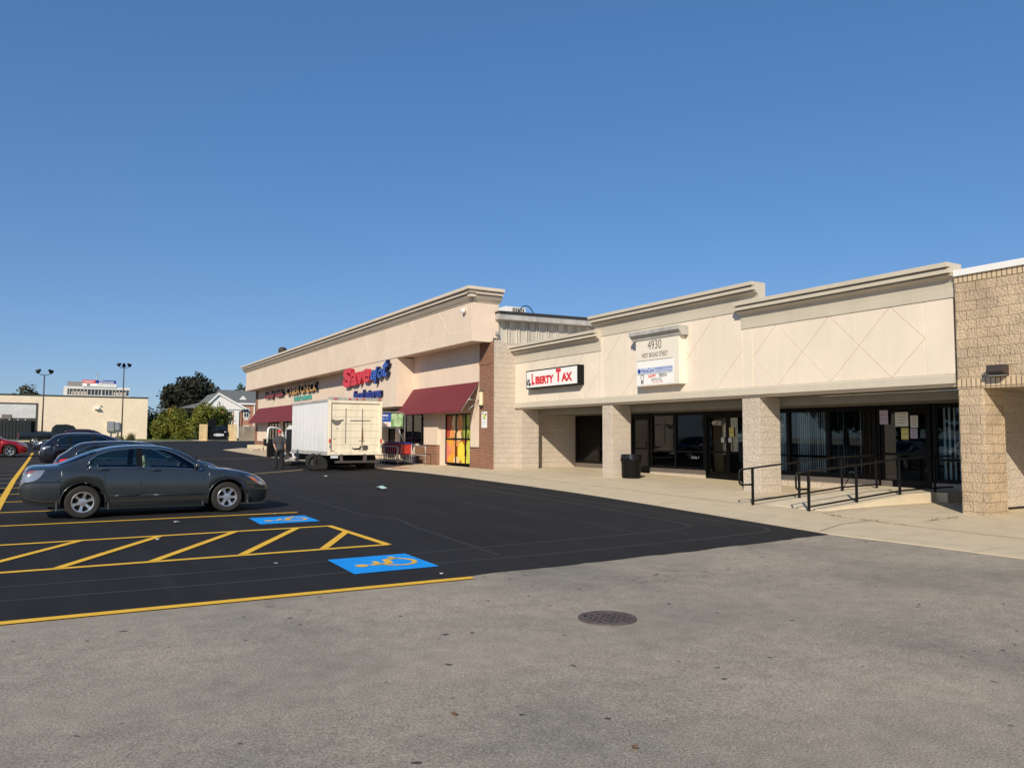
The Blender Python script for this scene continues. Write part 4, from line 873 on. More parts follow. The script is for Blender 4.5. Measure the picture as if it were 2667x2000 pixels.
class Car:
    def __init__(s, name, label, p, paintm, group=None, scale=.93):
        s.p = p; s.k = scale; L, W = p['L'], p['W']; s.root = thing(name, label, p.get('cat', 'car'), group=group); s.paint = paintm
        s.zt = pchip(*zip(*p['top'])); s.zb = pchip(*zip(*p['belt'])); s.zl = pchip(*zip(*p['low'])); s.wb = pchip(*zip(*p['plan'])); s.wr = pchip(*zip(*p['roofw']))
        s.body()
    def S(s, x, j, side, off=0):
        """surface point of half cross-section; j in 0..10, side -1 (viewer side, -y) or +1"""
        zb, zt, wb, wr = s.zb(x), s.zt(x), s.wb(x), s.wr(x); lo = s.low(x); zt = max(zt, zb+.012)
        g = zt-zb; tum = .9 if g > .15 else .9-.0*g
        pts = [(0, lo), (.6*wb, lo), (.94*wb, lo+.01), (.985*wb, lo+.2*(zb-lo)), (1.0*wb, lo+.52*(zb-lo)), (.99*wb, lo+.8*(zb-lo)), (.955*wb, zb-.012), (.905*wb, zb+.012)]
        wr_ = min(wr, .9*wb)
        t = min(1, g/.25)
        mid = lambda a, b_, q: a+(b_-a)*q
        pts += [(mid(.905*wb, wr_, .5)+.012*t, mid(zb+.012, zt-.05*t, .55)), (wr_, zt-.055*t-.004), (wr_*.86, zt-.016*t-.002), (wr_*.5, zt), (0, zt+.008)]
        j0 = int(math.floor(j)); j0 = min(j0, len(pts)-2); q = j-j0
        y, z = mid(pts[j0][0], pts[j0+1][0], q), mid(pts[j0][1], pts[j0+1][1], q)
        return Vector((x, side*y, z))
    def low(s, x):
        lo = s.zl(x)
        for xw in s.p['axles']:
            d = abs(x-xw); ra = s.p['arch']
            if d < ra: lo = max(lo, s.p['rad']+math.sqrt(ra*ra-d*d)*.985)
        return min(lo, s.zb(x)-.08)
    def nrm(s, x, j, side):
        e = .02; a = s.S(x+e, j, side)-s.S(x-e, j, side); b_ = s.S(x, j+.1, side)-s.S(x, max(0, j-.1), side); n = a.cross(b_)*(-side)
        n = n.normalized() if n.length > 1e-9 else Vector((0, side, 0))
        return n
    def Q(s, x, j, side, off): return (s.S(x, j, side)+s.nrm(x, j, side)*off)*s.k
    def patch(s, mb, outline, side, off, mi=0, n=10):
        """outline: list of (x, jlow, jhigh) stations -> a skin lying off the body"""
        cols = []
        for x, a, c in outline: cols.append([mb.bm.verts.new(s.Q(x, a+(c-a)*i/n, side, off)) for i in range(n+1)])
        for A, B in zip(cols, cols[1:]):
            for i in range(n):
                try:
                    q = mb.bm.faces.new((A[i], B[i], B[i+1], A[i+1]) if side < 0 else (A[i], A[i+1], B[i+1], B[i])); q.smooth = True; q.material_index = mi
                except ValueError: pass
    def line(s, mb, pts, side, off=.003, r=.005, n=5): mb.tube([s.Q(x, j, side, off) for x, j in pts], r*s.k, n)
    def body(s):
        p = s.p; L = p['L']; xs = list(np.linspace(0, L, 64 if 'win' not in p else 150))+[.015, .03, .05, L-.015, L-.03, L-.05]
        for xw in p['axles']: xs += list(xw+p['arch']*np.cos(np.linspace(0, math.pi, 23)))+[xw-p['arch']-.004, xw+p['arch']+.004]
        xs = sorted(set(round(float(x), 4) for x in xs if 0 <= x <= L)); b = MB(); J = list(np.arange(0, 12.01, .5)) if 'win' not in p else list(np.arange(0, 7, .5))+list(np.arange(7, 9.3, .1))+list(np.arange(9.4, 12.01, .2)); J[-1] = 12.0
        rows = []
        for x in xs: rows.append([b.bm.verts.new(s.S(x, j, -1)*s.k) for j in J]+[b.bm.verts.new(s.S(x, j, 1)*s.k) for j in J[::-1][1:-1]])
        n = len(rows[0]); fmap = {}
        for A, B, xa in zip(rows, rows[1:], xs):
            for i in range(n):
                q = b.bm.faces.new((A[i], A[(i+1) % n], B[(i+1) % n], B[i])); q.smooth = True; fmap[(xa, i)] = q
        if 'win' in p:
            wx, wa, wc = zip(*p['win']); ws, rw = p['ws'], p['rw']; kill = []
            for A, xa, xb in zip(rows, xs, xs[1:]):
                xm = (xa+xb)/2
                for i in range(n):
                    jj = [J[i] if i < len(J) else J[2*len(J)-2-i], 0]; i2 = (i+1) % n; jj[1] = J[i2] if i2 < len(J) else J[2*len(J)-2-i2]
                    jm = sum(jj)/2
                    inw = wx[0] < xm < wx[-1] and np.interp(xm, wx, wa) < jm < np.interp(xm, wx, wc)
                    for g_ in (ws, rw):
                        if g_[0]+.01 < xm < g_[1]-.01 and jm > 9.2: inw = True
                    if inw: kill.append(fmap[(xa, i)])
            bmesh.ops.delete(b.bm, geom=kill, context='FACES_ONLY')
        b.bm.faces.new(rows[0]); b.bm.faces.new(rows[-1][::-1])
        bmesh.ops.remove_doubles(b.bm, verts=b.bm.verts, dist=.0004); bmesh.ops.recalc_face_normals(b.bm, faces=b.bm.faces)
        s.bodyo = b.build('body', s.paint, s.root, smooth=42, local=True)
        k = s.k; b = MB(); b.box(.5*k, (L-.5)*k, -p['W']*.33*k, p['W']*.33*k, .2*k, .62*k); b.box(.25*k, (L-.25)*k, -p['W']*.36*k, p['W']*.36*k, .3*k, .5*k); b.build('underbody', mt['under'], s.root, local=True)
        # wheels
        t, r, d = wheel_meshes(p['rad']*k, .21*k, p.get('spokes', 5), p.get('rimr', .21)*k, .3)
        base = None
        for i, xw in enumerate(p['axles']):
            for sd_ in (-1, 1):
                y = sd_*(p['W']/2-.12)*k
                if base is None:
                    w = t.build('wheel', mt['tyre'], s.root, smooth=40, local=True); rr = r.build('rim', p.get('rimm', mt['rim']), w, smooth=30, local=True); dd = d.build('brake', mt['under'], w, local=True); base = w
                else:
                    w = base.copy(); COL.objects.link(w); w.parent = s.root
                    for g_ in base.children: c = g_.copy(); COL.objects.link(c); c.parent = w
                w.location = (xw*k, y, p['rad']*k); w.rotation_euler = (0, 0.35*i, 0 if sd_ < 0 else math.pi)
    def windows(s, side_out, splits, ws, rw, glass=None):
        """side_out: stations (x, j0, j1) on the greenhouse side (j 7..9); ws/rw: x range of windscreen and rear glass"""
        g = glass or mt['carglass']
        for sd_ in (-1, 1):
            b = MB(); s.patch(b, [(x, a, c) for x, a, c in side_out], sd_, .004, n=6); b.build('side_window', g, s.root, local=True)
            b = MB(); s.line(b, [(x, a) for x, a, c in side_out]+[(x, c) for x, a, c in side_out[::-1]], sd_, .005, .009, 5); b.build('window_trim', s.p.get('trim', mt['chrome']), s.root, local=True)
            b = MB()
            for x0, x1 in splits:
                s.patch(b, [(x0[0], 7.05, 9), (x1[0], 7.05, 9)], sd_, .007, n=5)
            if splits: b.build('pillar_cover', mt['black'], s.root, local=True)
        for nm, (x0, x1), m in (('windscreen', ws, .03), ('rear_window', rw, .03)):
            if x0 is None: continue
            b = MB()
            for sd_ in (-1, 1):
                st = [(x, 9.15+.0*i, 12) for i, x in enumerate(np.linspace(x0, x1, 12))]
                s.patch(b, st, sd_, .004, n=8)
            b.build(nm, g, s.root, local=True)
    def seam(s, xj, side=-1, name='panel_gap'):
        b = MB()
        for L_ in xj: s.line(b, L_, side, .001, .0075, 4)
        b.build(name, mt['under'], s.bodyo, local=True)
    def lamp(s, name, st, m, sides=(-1, 1), off=.008):
        for sd_ in sides:
            b = MB(); s.patch(b, st, sd_, off, n=5); s.patch(b, st, sd_, off-.02, n=2); b.build(name, m, s.root, local=True)
    def mirror(s, x, j, m):
        for sd_ in (-1, 1):
            c = s.Q(x, j, sd_, .1); b = MB(); b.ball(c, (.055*s.k, .1*s.k, .07*s.k), 12); b.tube([s.Q(x+.03, j-.3, sd_, 0), c], .02, 6); b.build('door_mirror', m, s.root, smooth=40, local=True)
    def handles(s, xs, j, m, sides=(-1, 1)):
        for sd_ in sides:
            for x in xs:
                b = MB(); b.tube([s.Q(x-.09, j, sd_, .004), s.Q(x-.07, j, sd_, .03), s.Q(x+.07, j, sd_, .03), s.Q(x+.09, j, sd_, .004)], .014*s.k, 6); b.build('door_handle', m, s.root, local=True)
    def place(s, x, y, rz, z=None):
        s.root.location = (x, y, (Zg(x, y)+.008) if z is None else z); s.root.rotation_euler = (0, 0, rz)
SED_WIN = [(1.16, 7.12, 7.5), (1.22, 7.12, 8.3), (1.35, 7.12, 8.75), (1.6, 7.12, 8.95), (2.1, 7.12, 8.98), (2.6, 7.12, 8.93), (2.85, 7.12, 8.75), (3.1, 7.12, 8.3), (3.3, 7.12, 7.6), (3.36, 7.12, 7.3)]
SEDAN = dict(win=SED_WIN, ws=(2.86, 3.52), rw=(.66, 1.32), L=4.86, W=1.79, rad=.33, arch=.395, axles=(1.09, 3.89), spokes=6, rimr=.215,
    top=[(0, .62), (.03, .82), (.09, .98), (.2, 1.05), (.6, 1.075), (.85, 1.165), (1.1, 1.275), (1.4, 1.38), (1.75, 1.45), (2.15, 1.47), (2.5, 1.455), (2.8, 1.395), (3.1, 1.26), (3.4, 1.085), (3.58, .985), (3.9, .945), (4.25, .885), (4.5, .815), (4.68, .735), (4.78, .66), (4.84, .56), (4.86, .5)],
    belt=[(0, .6), (.03, .79), (.1, .93), (.3, .965), (1.1, .985), (2.2, .96), (3.4, .91), (3.8, .88), (4.25, .8), (4.6, .69), (4.8, .58), (4.86, .48)],
    low=[(0, .46), (.04, .38), (.2, .3), (.6, .24), (1.6, .2), (3.4, .2), (4.3, .19), (4.7, .2), (4.82, .26), (4.86, .36)],
    plan=[(0, .68), (.03, .755), (.12, .82), (.35, .86), (.8, .885), (1.4, .895), (3.4, .895), (3.9, .885), (4.3, .845), (4.6, .75), (4.76, .64), (4.84, .53), (4.86, .48)],
    roofw=[(0, .55), (.6, .62), (1.2, .575), (2.2, .585), (2.8, .6), (3.4, .68), (3.6, .72), (4.3, .66), (4.86, .4)])
car = Car('parked_car', 'dark grey sedan parked side on beside the hatched aisle', SEDAN, carpaint('grey_metallic_paint', (.05, .06, .067), .55, .24), 'parked cars', .93)
so = SED_WIN
car.windows(so, [((2.06,), (2.17,))], (2.86, 3.52), (.66, 1.32))
car.seam([[(1.14, 6.9), (1.2, 5.5), (1.36, 4.0), (1.55, 3.0), (1.58, 2.4)], [(2.12, 6.9), (2.14, 4.5), (2.14, 2.4)], [(3.42, 6.9), (3.4, 5), (3.42, 3.2), (3.36, 2.5)], [(1.58, 2.35), (3.36, 2.35)], [(3.56, 6.9), (4.2, 6.8), (4.55, 6.7)]])
b = MB()
for sd_ in (-1, 1): car.line(b, [(1.56, 3.35), (2.1, 3.35)], sd_, .004, .012); car.line(b, [(2.17, 3.35), (3.36, 3.35)], sd_, .004, .012)
b.build('side_moulding', car.paint, car.bodyo, local=True)
b = MB()
for sd_ in (-1, 1): car.line(b, [(.02, 4.7), (.2, 4.6), (.6, 4.55), (.72, 4.6)], sd_, .0, .006); car.line(b, [(4.25, 4.4), (4.6, 4.5), (4.8, 4.6)], sd_, 0, .006)
b.build('bumper_gap', mt['under'], car.bodyo, local=True)
b = MB()
for sd_ in (-1, 1):
    for xw in (1.09, 3.89):
        b.tube([Vector((xw+.405*math.cos(t), sd_*(car.wb(xw)*.985+.004), .33+.405*math.sin(t)))*.93 for t in np.linspace(R(-8), R(188), 22)], .011, 5)
b.build('arch_lip', car.paint, car.bodyo, local=True)
grey_flap = M('grey_mudflap', (.06, .06, .062), .6, world_=False)
for sd_ in (-1, 1):
    for x in (.63, 1.55, 3.38, 4.33): b = MB(); b.box((x-.015)*.93, (x+.015)*.93, sd_*.66*.93 if sd_ > 0 else -.865*.93, .865*.93 if sd_ > 0 else -.66*.93, .17*.93, .4*.93, bev=.004); b.build('mud_flap', grey_flap, car.root, local=True)
car.lamp('tail_lamp', [(.025, 4.9, 6.6), (.08, 4.7, 6.85), (.16, 4.65, 7.0), (.25, 4.75, 7.0), (.34, 5.2, 6.95), (.41, 6.0, 6.9)], mt['lens'])
car.lamp('tail_bulb', [(.1, 6.2, 6.6), (.14, 6.0, 6.7), (.2, 6.0, 6.75), (.25, 6.2, 6.65)], M('pale_red_lens', (.42, .1, .1), .15, var=0, world_=False, coat=.6), off=.012)
car.lamp('headlight', [(4.3, 6.1, 6.3), (4.42, 5.6, 6.75), (4.55, 5.1, 6.75), (4.66, 4.9, 6.7), (4.76, 4.9, 6.5)], M('smoked_lens', (.3, .32, .35), .08, .5, world_=False, coat=.8))
car.lamp('turn_signal', [(4.38, 5.75, 6.1), (4.46, 5.4, 6.1), (4.55, 5.25, 5.7)], M('orange_lens', (.65, .2, .08), .2, world_=False), off=.013)
for sd_ in (-1, 1):
    b = MB(); car.patch(b, [(.012, 2.9, 4.55), (.05, 2.7, 4.62), (.2, 2.6, 4.62), (.45, 2.6, 4.6), (.68, 2.8, 4.6)], sd_, .016, n=6); car.line(b, [(.01, 4.55), (.05, 4.62), (.2, 4.62), (.45, 4.6), (.69, 4.6)], sd_, .012, .014)
    b.build('rear_bumper', car.paint, car.root, smooth=50, local=True)
car.mirror(3.22, 7.35, car.paint); car.handles((1.45, 2.42), 6.0, car.paint)
b = MB(); b.box(4.78*.93, 4.815*.93, -.2, .2, .4, .52); b.build('number_plate', M('yellow_plate', (.6, .5, .15), .5, world_=False), car.root, local=True)
b = MB()
for x in (2.35, 1.35):
    for y in (-.36, .36): 
        b.box((x-.1)*.93, (x+.02)*.93, (y-.22)*.93, (y+.22)*.93, .5, 1.0, bev=.05); b.ball(((x-.1)*.93, y*.93, 1.08), (.06, .13, .1), 12)
b.build('seats', mt['seat'], car.bodyo, local=True)
b = MB(); b.tube([(3.0+.09*math.sin(t), -.36+.0*t-.17*math.cos(t)*1, .93+.17*math.sin(t)) for t in np.linspace(0, 6.283, 18)[:-1]], .012, 6, closed=True); b.build('steering_wheel', mt['under'], car.bodyo, local=True)
b = MB(); b.tube([car.Q(3.5, 9.6, -1, .012), car.Q(3.45, 11, -1, .012)], .007, 5); b.tube([car.Q(3.52, 10.6, 1, .012), car.Q(3.47, 11.8, -1, .012)], .007, 5); b.build('wiper', mt['under'], car.root, local=True)
car.place(-.5, 17.42, R(2.2))

SUV = dict(L=4.68, W=1.87, rad=.36, arch=.43, axles=(.98, 3.73), spokes=5, rimr=.24,
    top=[(0, .7), (.03, .95), (.1, 1.1), (.35, 1.32), (.6, 1.52), (.8, 1.585), (1.3, 1.635), (1.9, 1.64), (2.4, 1.6), (2.8, 1.47), (3.15, 1.26), (3.4, 1.11), (3.8, 1.04), (4.2, .96), (4.45, .86), (4.6, .74), (4.68, .58)],
    belt=[(0, .66), (.04, .88), (.15, 1.03), (.6, 1.07), (2, 1.04), (3.3, 1.0), (3.8, .95), (4.3, .84), (4.6, .68), (4.68, .54)],
    low=[(0, .46), (.05, .38), (.3, .27), (1, .24), (3.5, .24), (4.4, .25), (4.62, .3), (4.68, .4)],
    plan=[(0, .78), (.04, .85), (.15, .9), (.5, .925), (1.2, .935), (3.5, .93), (4.1, .9), (4.45, .8), (4.62, .66), (4.68, .52)],
    roofw=[(0, .6), (.4, .62), (.9, .6), (2, .62), (2.6, .64), (3.2, .72), (3.5, .76), (4.3, .66), (4.68, .4)])
HATCH = dict(L=4.4, W=1.74, rad=.32, arch=.385, axles=(.86, 3.48), spokes=5, rimr=.205,
    top=[(0, .66), (.03, .86), (.1, 1.0), (.35, 1.2), (.55, 1.36), (.68, 1.42), (1.1, 1.465), (1.7, 1.48), (2.2, 1.45), (2.6, 1.34), (2.95, 1.15), (3.2, 1.0), (3.6, .94), (4.0, .84), (4.25, .72), (4.36, .6), (4.4, .5)],
    belt=[(0, .62), (.05, .82), (.2, .95), (1, .97), (2, .95), (3.1, .9), (3.6, .86), (4.1, .74), (4.33, .6), (4.4, .46)],
    low=[(0, .42), (.05, .34), (.3, .23), (1, .2), (3.3, .2), (4.1, .21), (4.34, .27), (4.4, .36)],
    plan=[(0, .7), (.04, .77), (.15, .82), (.4, .85), (1.2, .87), (3.3, .865), (3.9, .82), (4.2, .72), (4.35, .58), (4.4, .48)],
    roofw=[(0, .55), (.4, .57), (.9, .54), (2, .56), (2.6, .6), (3, .68), (3.3, .72), (4, .62), (4.4, .38)])
def simple_car(name, label, prof, col, x, y, rz, kind, scale=.93, tailred=True, roof_rail=False, glass=None, metal=.35):
    c = Car(name, label, prof, carpaint(label[:24], col, metal), 'parked cars', scale)
    if kind == 'suv':
        so = [(.62, 7.15, 7.5), (.75, 7.15, 8.4), (1.0, 7.15, 8.8), (1.8, 7.15, 8.9), (2.4, 7.15, 8.8), (2.75, 7.15, 8.4), (3.05, 7.15, 7.6), (3.15, 7.15, 7.3)]
        c.windows(so, [((1.1,), (1.2,)), ((2.05,), (2.16,))], (2.5, 3.32), (.14, .58)); c.seam([[(1.3, 6.9), (1.42, 4), (1.45, 2.4)], [(2.12, 6.9), (2.14, 2.4)], [(3.25, 6.9), (3.3, 4), (3.22, 2.5)]])
        c.lamp('tail_lamp', [(.03, 5.6, 6.6), (.12, 5.3, 6.8), (.25, 5.4, 6.8), (.42, 5.9, 6.6)], mt['tail'] if tailred else mt['lens']); c.lamp('headlight', [(4.1, 5.9, 6.4), (4.3, 5.5, 6.7), (4.5, 5.2, 6.6), (4.6, 5.3, 6.3)], mt['lens']); c.mirror(3.05, 7.4, c.paint); c.handles((1.5, 2.35), 6.1, c.paint)
    else:
        so = [(.5, 7.15, 7.4), (.62, 7.15, 8.2), (.9, 7.15, 8.75), (1.6, 7.15, 8.9), (2.2, 7.15, 8.8), (2.55, 7.15, 8.3), (2.85, 7.15, 7.5), (2.92, 7.15, 7.3)]
        c.windows(so, [((.98,), (1.06,)), ((1.85,), (1.95,))], (2.3, 3.1), (.12, .54)); c.seam([[(1.1, 6.9), (1.24, 4), (1.28, 2.4)], [(1.9, 6.9), (1.92, 2.4)], [(3.02, 6.9), (3.06, 4), (3.0, 2.5)]])
        c.lamp('tail_lamp', [(.02, 5.5, 7.0), (.08, 5.3, 7.3), (.22, 5.35, 7.35), (.4, 5.8, 7.3), (.5, 6.4, 7.1)], mt['tail'], off=.014); c.lamp('headlight', [(3.85, 5.9, 6.4), (4.05, 5.5, 6.7), (4.25, 5.2, 6.6)], mt['lens']); c.mirror(2.85, 7.4, c.paint); c.handles((1.3, 2.1), 6.1, c.paint)
    if roof_rail:
        for sd_ in (-1, 1):
            b = MB(); b.tube([c.Q(x_, 9.6, sd_, .05 if .75 < x_ < 2.25 else .005) for x_ in (.65, .8, 1.2, 1.7, 2.2, 2.35)], .014, 6); b.build('roof_rail', mt['black'], c.root, local=True)
    b = MB(); b.box(-.02, .0, -.24, .24, .72*scale, .84*scale); b.build('number_plate', mt['plate'], c.root, local=True)
    c.place(x, y, rz); return c
simple_car('parked_car', 'dark grey hatchback with red tail lamps right behind the grey sedan', HATCH, (.022, .022, .028), 0.02, 23.0, 0, 'hatch')
simple_car('parked_car', 'dark navy crossover with clear tail lamps two places behind the sedan', SUV, (.008, .009, .016), -.42, 37.8, 0, 'suv', tailred=False)
simple_car('parked_car', 'bright red crossover facing right at the left frame edge', SUV, (.36, .012, .018), -5.55, 54.6, 0, 'suv')
simple_car('parked_car', 'dark navy car facing left beyond the yellow centre line', HATCH, (.01, .012, .03), 3.05, 59.6, math.pi, 'hatch')
simple_car('parked_car', 'maroon sport utility car whose roof shows over the navy crossover', SUV, (.055, .008, .013), .35, 66.5, 0, 'suv', roof_rail=True)
simple_car('parked_car', 'white crossover parked outside the left frame edge', SUV, (.75, .75, .74), -6.2, 24.2, 0, 'suv', metal=0)
# black pickup truck far back
pk = thing('pickup_truck', 'black pickup truck with long bed before the far cream wall', 'pickup', group=None)
bp = carpaint('black_pickup_paint', (.008, .009, .011), .2)
b = MB(); b.box(0, 2.3, -.92, .92, .55, 1.12, bev=.03); b.box(2.2, 5.4, -.92, .92, .5, 1.1, bev=.05); b.build('body', bp, pk, local=True, smooth=30)
b = MB(); b.prism([(2.25, 1.08), (2.35, 1.55), (2.6, 1.8), (3.4, 1.83), (3.9, 1.7), (4.35, 1.1)], 'y', -.8, .8); b.build('cab', bp, pk, local=True)
for sd_ in (-1, 1):
    b = MB(); y = sd_*.806; P = [(2.5, 1.15), (2.58, 1.5), (2.7, 1.7), (3.35, 1.73), (3.8, 1.6), (4.1, 1.15)]; b.prism(P, 'y', y-.006, y+.006); b.build('side_window', mt['carglass'], pk, local=True)
    b = MB(); b.box(-.02, .02, sd_*.8-.1, sd_*.8+.1, .78, 1.05, bev=.01); b.build('tail_lamp', mt['tail'], pk, local=True)
b = MB(); b.box(-.08, 0, -.85, .85, .5, .66, bev=.02); b.build('bumper', mt['chrome'], pk, local=True)
b = MB(); b.box(-.006, .0, -.5, .3, .9, 1.0); b.build('tailgate_badge', mt['grey'], pk, local=True)
t_, r_, d_ = wheel_meshes(.37, .24, 5, .23); w0 = t_.build('wheel', mt['tyre'], pk, local=True, smooth=40); rr = r_.build('rim', mt['rim'], w0, local=True)
for i, (x, y) in enumerate(((1.15, -.82), (1.15, .82), (4.4, -.82), (4.4, .82))):
    w = w0 if i == 0 else w0.copy()
    if i: COL.objects.link(w); w.parent = pk; c = rr.copy(); COL.objects.link(c); c.parent = w
    w.location = (x, y, .37); w.rotation_euler = (0, 0, 0 if y < 0 else math.pi)
pk.location = (-2.35, 76, Zg(0, 76)+.01); pk.rotation_euler = (0, 0, 0)

# ------------------------------------------------------------------ white box truck
tx0, tx1, ty0, ty1 = 9.69, 11.98, 31.0, 36.6
bz0, bz1 = .98, 3.1
tk = thing('box_truck', 'white box truck with scraped rolling door and dented rear bumper', 'truck', (10.85, 34, .2))
wt = M('truck_white_paint', (.87, .87, .86), .35, streak=.05, var=.03, vs=1.5, spec=.5, coat=.2); rt = M('yellowed_white_paint', (.88, .79, .6), .45, streak=.16, var=.05, vs=2, spec=.4)
b = MB(); b.box(tx0, tx1, ty0+.1, ty1, bz0, bz1)
b.build('box_body', wt, tk)
b = MB()
for i in range(9): y = ty0+.45+i*.6; b.box(tx0-.0025, tx0, y, y+.012, bz0+.14, bz1-.1)
b.build('side_seam', wt, tk)
b = MB()
for i in range(19):
    y = ty0+.25+i*.29
    for z in (bz0+.06, bz1-.03): b.ball((tx0-.002, y, z), (.006, .012, .012), 6)
b.build('rivet_row', mt['grey'], tk)
b = MB(); b.box(tx0-.02, tx0+.12, ty0+.08, ty1+.02, bz1-.06, bz1+.06, bev=.03); b.box(tx0+.0, tx1, ty1-.08, ty1+.02, bz1-.06, bz1+.05, bev=.03); b.box(tx1-.12, tx1+.02, ty0+.08, ty1+.02, bz1-.06, bz1+.06, bev=.03); b.box(tx0+.1, tx1-.1, ty0+.1, ty1-.05, bz1+.001, bz1+.03); b.build('roof_rail', mt['trim'], tk)
b = MB(); b.box(tx0-.018, tx0+.03, ty0+.08, ty1, bz0-.13, bz0+.03, bev=.008); b.build('bottom_rail', mt['trim'], tk)
b = MB(); b.box(tx0-.01, tx0+.1, ty0-.03, ty0+.12, bz0-.12, bz1+.02, bev=.015); b.box(tx1-.1, tx1+.01, ty0-.03, ty0+.12, bz0-.12, bz1+.02, bev=.015); b.box(tx0+.1, tx1-.1, ty0-.02, ty0+.1, bz0-.11, bz0+.02, bev=.01); b.box(tx0+.1, tx1-.1, ty0-.025, ty0+.1, bz1-.1, bz1+.02, bev=.01); b.build('rear_frame', rt, tk)
b = MB(); b.box(tx0, tx1, ty0-.035, ty0+.1, bz1+.02, bz1+.14, bev=.015); b.build('rear_header', mt['trim'], tk)
b = MB(); n = 7; hh = (bz1-.1-bz0-.02)/n
for i in range(n): b.box(tx0+.1, tx1-.1, ty0+.03, ty0+.08, bz0+.02+i*hh+.004, bz0+.02+(i+1)*hh-.004, bev=.006)
b.box(tx0+.1, tx1-.1, ty0+.06, ty0+.09, bz0, bz1-.1); rd = b.build('rolling_door', rt, tk)
b = MB(); y = ty0+.029
for x in (10.42, 11.13):
    for i in range(9):
        z = 1.35+i*.16
        if random.random() < .93: b.box(x-.012, x+.012, y-.012, y+.002, z, z+.15)
b.build('hinge_strap', mt['scrape'], rd)
b = MB(); dz = 2.27
pts = [(9.8, .03), (9.87, .06), (10.0, .02), (10.12, .03), (10.3, .06), (10.36, .0), (10.24, -.03), (10.18, -.15), (10.08, -.2), (9.98, -.19), (9.9, -.13), (9.84, -.05)]
b.f([(x, y-.001, dz+z) for x, z in pts]); b.f([(10.02, y-.001, 1.93), (10.12, y-.001, 1.93), (10.07, y-.001, 1.99)]); b.f([(10.62, y-.001, 2.25), (11.5, y-.001, 2.27), (11.48, y-.001, 2.31), (10.6, y-.001, 2.3)]); b.f([(10.95, y-.001, 1.45), (11.3, y-.001, 1.45), (11.22, y-.001, 1.42), (11.03, y-.001, 1.42)]); b.f([(9.9, y-.001, 1.5), (10.0, y-.001, 1.5), (10.0, y-.001, 1.53), (9.9, y-.001, 1.53)])
b.build('scrape_mark', mt['scrape'], rd)
b = MB(); b.f([(11.12, y-.0015, 2.0), (11.17, y-.0015, 2.0), (11.2, y-.0015, 1.5), (11.13, y-.0015, 1.15), (11.1, y-.0015, 1.5)]); b.f([(10.75, y-.0015, 1.08), (11.1, y-.0015, 1.08), (11.08, y-.0015, 1.14), (10.8, y-.0015, 1.13)]); b.f([(9.82, y-.0015, 1.02), (9.95, y-.0015, 1.02), (9.95, y-.0015, 1.05), (9.82, y-.0015, 1.05)]); b.build('rust_mark', mt['rust'], rd)
b = MB(); b.tube([(10.7, y-.02, 1.17), (10.75, y-.04, 1.12), (11.0, y-.04, 1.14), (11.08, y-.03, 1.24)], .022, 6); b.box(11.15, 11.36, y-.05, y, 1.1, 1.26, bev=.01); b.build('latch', mt['iron'], rd)
b = MB(); b.tube([(10.98, y-.02, 1.06), (11.32, y-.02, 1.06), (11.32, y-.04, .6)], .012, 6); b.build('pull_strap', mt['grey'], rd)
for x in (tx0+.045, tx1-.045):
    b = MB(); b.box(x-.03, x+.03, ty0-.055, ty0-.03, 1.36, 1.53, bev=.008); b.build('tail_lamp', mt['tail'], tk)
    b = MB(); b.box(x-.03, x+.03, ty0-.055, ty0-.03, 1.16, 1.32, bev=.008); b.build('reverse_lamp', mt['trim'], tk)
for x in (9.95, 10.55, 10.85, 11.15, 11.85):
    b = MB(); b.box(x-.05, x+.05, ty0-.06, ty0-.03, bz1+.05, bz1+.1, bev=.008); b.build('marker_lamp', mt['tail'], tk)
b = MB(); b.box(9.8, 10.11, ty0-.0, ty0+.012, .74, .9); b.build('number_plate', mt['plate'], tk)
b = MB(); b.box(9.81, 10.1, ty0-.003, ty0-.0005, .845, .885); b.build('plate_band', mt['navy'], tk)
b = MB(); b.box(9.98, 11.85, ty0-.15, ty0+.05, .54, .63, bev=.015); b.build('step_bumper', M('worn_steel_bumper', (.11, .1, .09), .6, .5, var=.3, vs=8), tk)
b = MB()
for x in (10.25, 11.25): b.box(x-.05, x+.05, ty0-.02, ty0+.06, .6, .9); b.prism([(x-.09, .6), (x+.09, .6), (x+.03, .75), (x-.03, .75)], 'y', ty0-.03, ty0+.0)
b.build('bumper_bracket', mt['iron'], tk)
b = MB(); b.box(10.1, 10.25, ty0+.3, ty1+1.6, .55, .85); b.box(11.4, 11.55, ty0+.3, ty1+1.6, .55, .85); b.box(10.0, 11.7, ty0+.6, ty0+.8, .6, .85); b.box(10.0, 11.7, ty0+3, ty0+3.2, .6, .85); b.box(9.9, 11.8, ty0+1.65, ty0+1.95, .38, .6); b.build('chassis', mt['under'], tk)
b = MB(); b.box(9.78, 10.02, 33.6, 34.6, .5, .85, bev=.02); b.build('fuel_tank', mt['under'], tk)
t_, r_, d_ = wheel_meshes(.355, .24, 8, .21); steel = M('grey_steel_wheel', (.1, .1, .1), .6, .3, world_=False)
w0 = t_.build('wheel', mt['tyre'], tk, local=True, smooth=40); rr = d_.build('rim', steel, w0, local=True, smooth=40); r_.bm.free()
for i, (x, y, fl) in enumerate(((9.62, 32.75, 0), (9.92, 32.75, 0), (11.72, 32.75, 1), (12.02, 32.75, 1), (9.72, 37.6, 0), (11.95, 37.6, 1))):
    w = w0 if i == 0 else w0.copy()
    if i: COL.objects.link(w); w.parent = tk; c = rr.copy(); COL.objects.link(c); c.parent = w
    w.location = Vector((x, y, Zg(x, y)+.362))-tk.location; w.rotation_euler = (0, 0, math.pi*fl)
for x in (9.75, 11.85):
    b = MB(); b.box(x-.2, x+.2, 31.95, 31.97, .27, .9); b.build('mud_flap', M('mudflap_rubber', (.02, .02, .02), .8), tk)
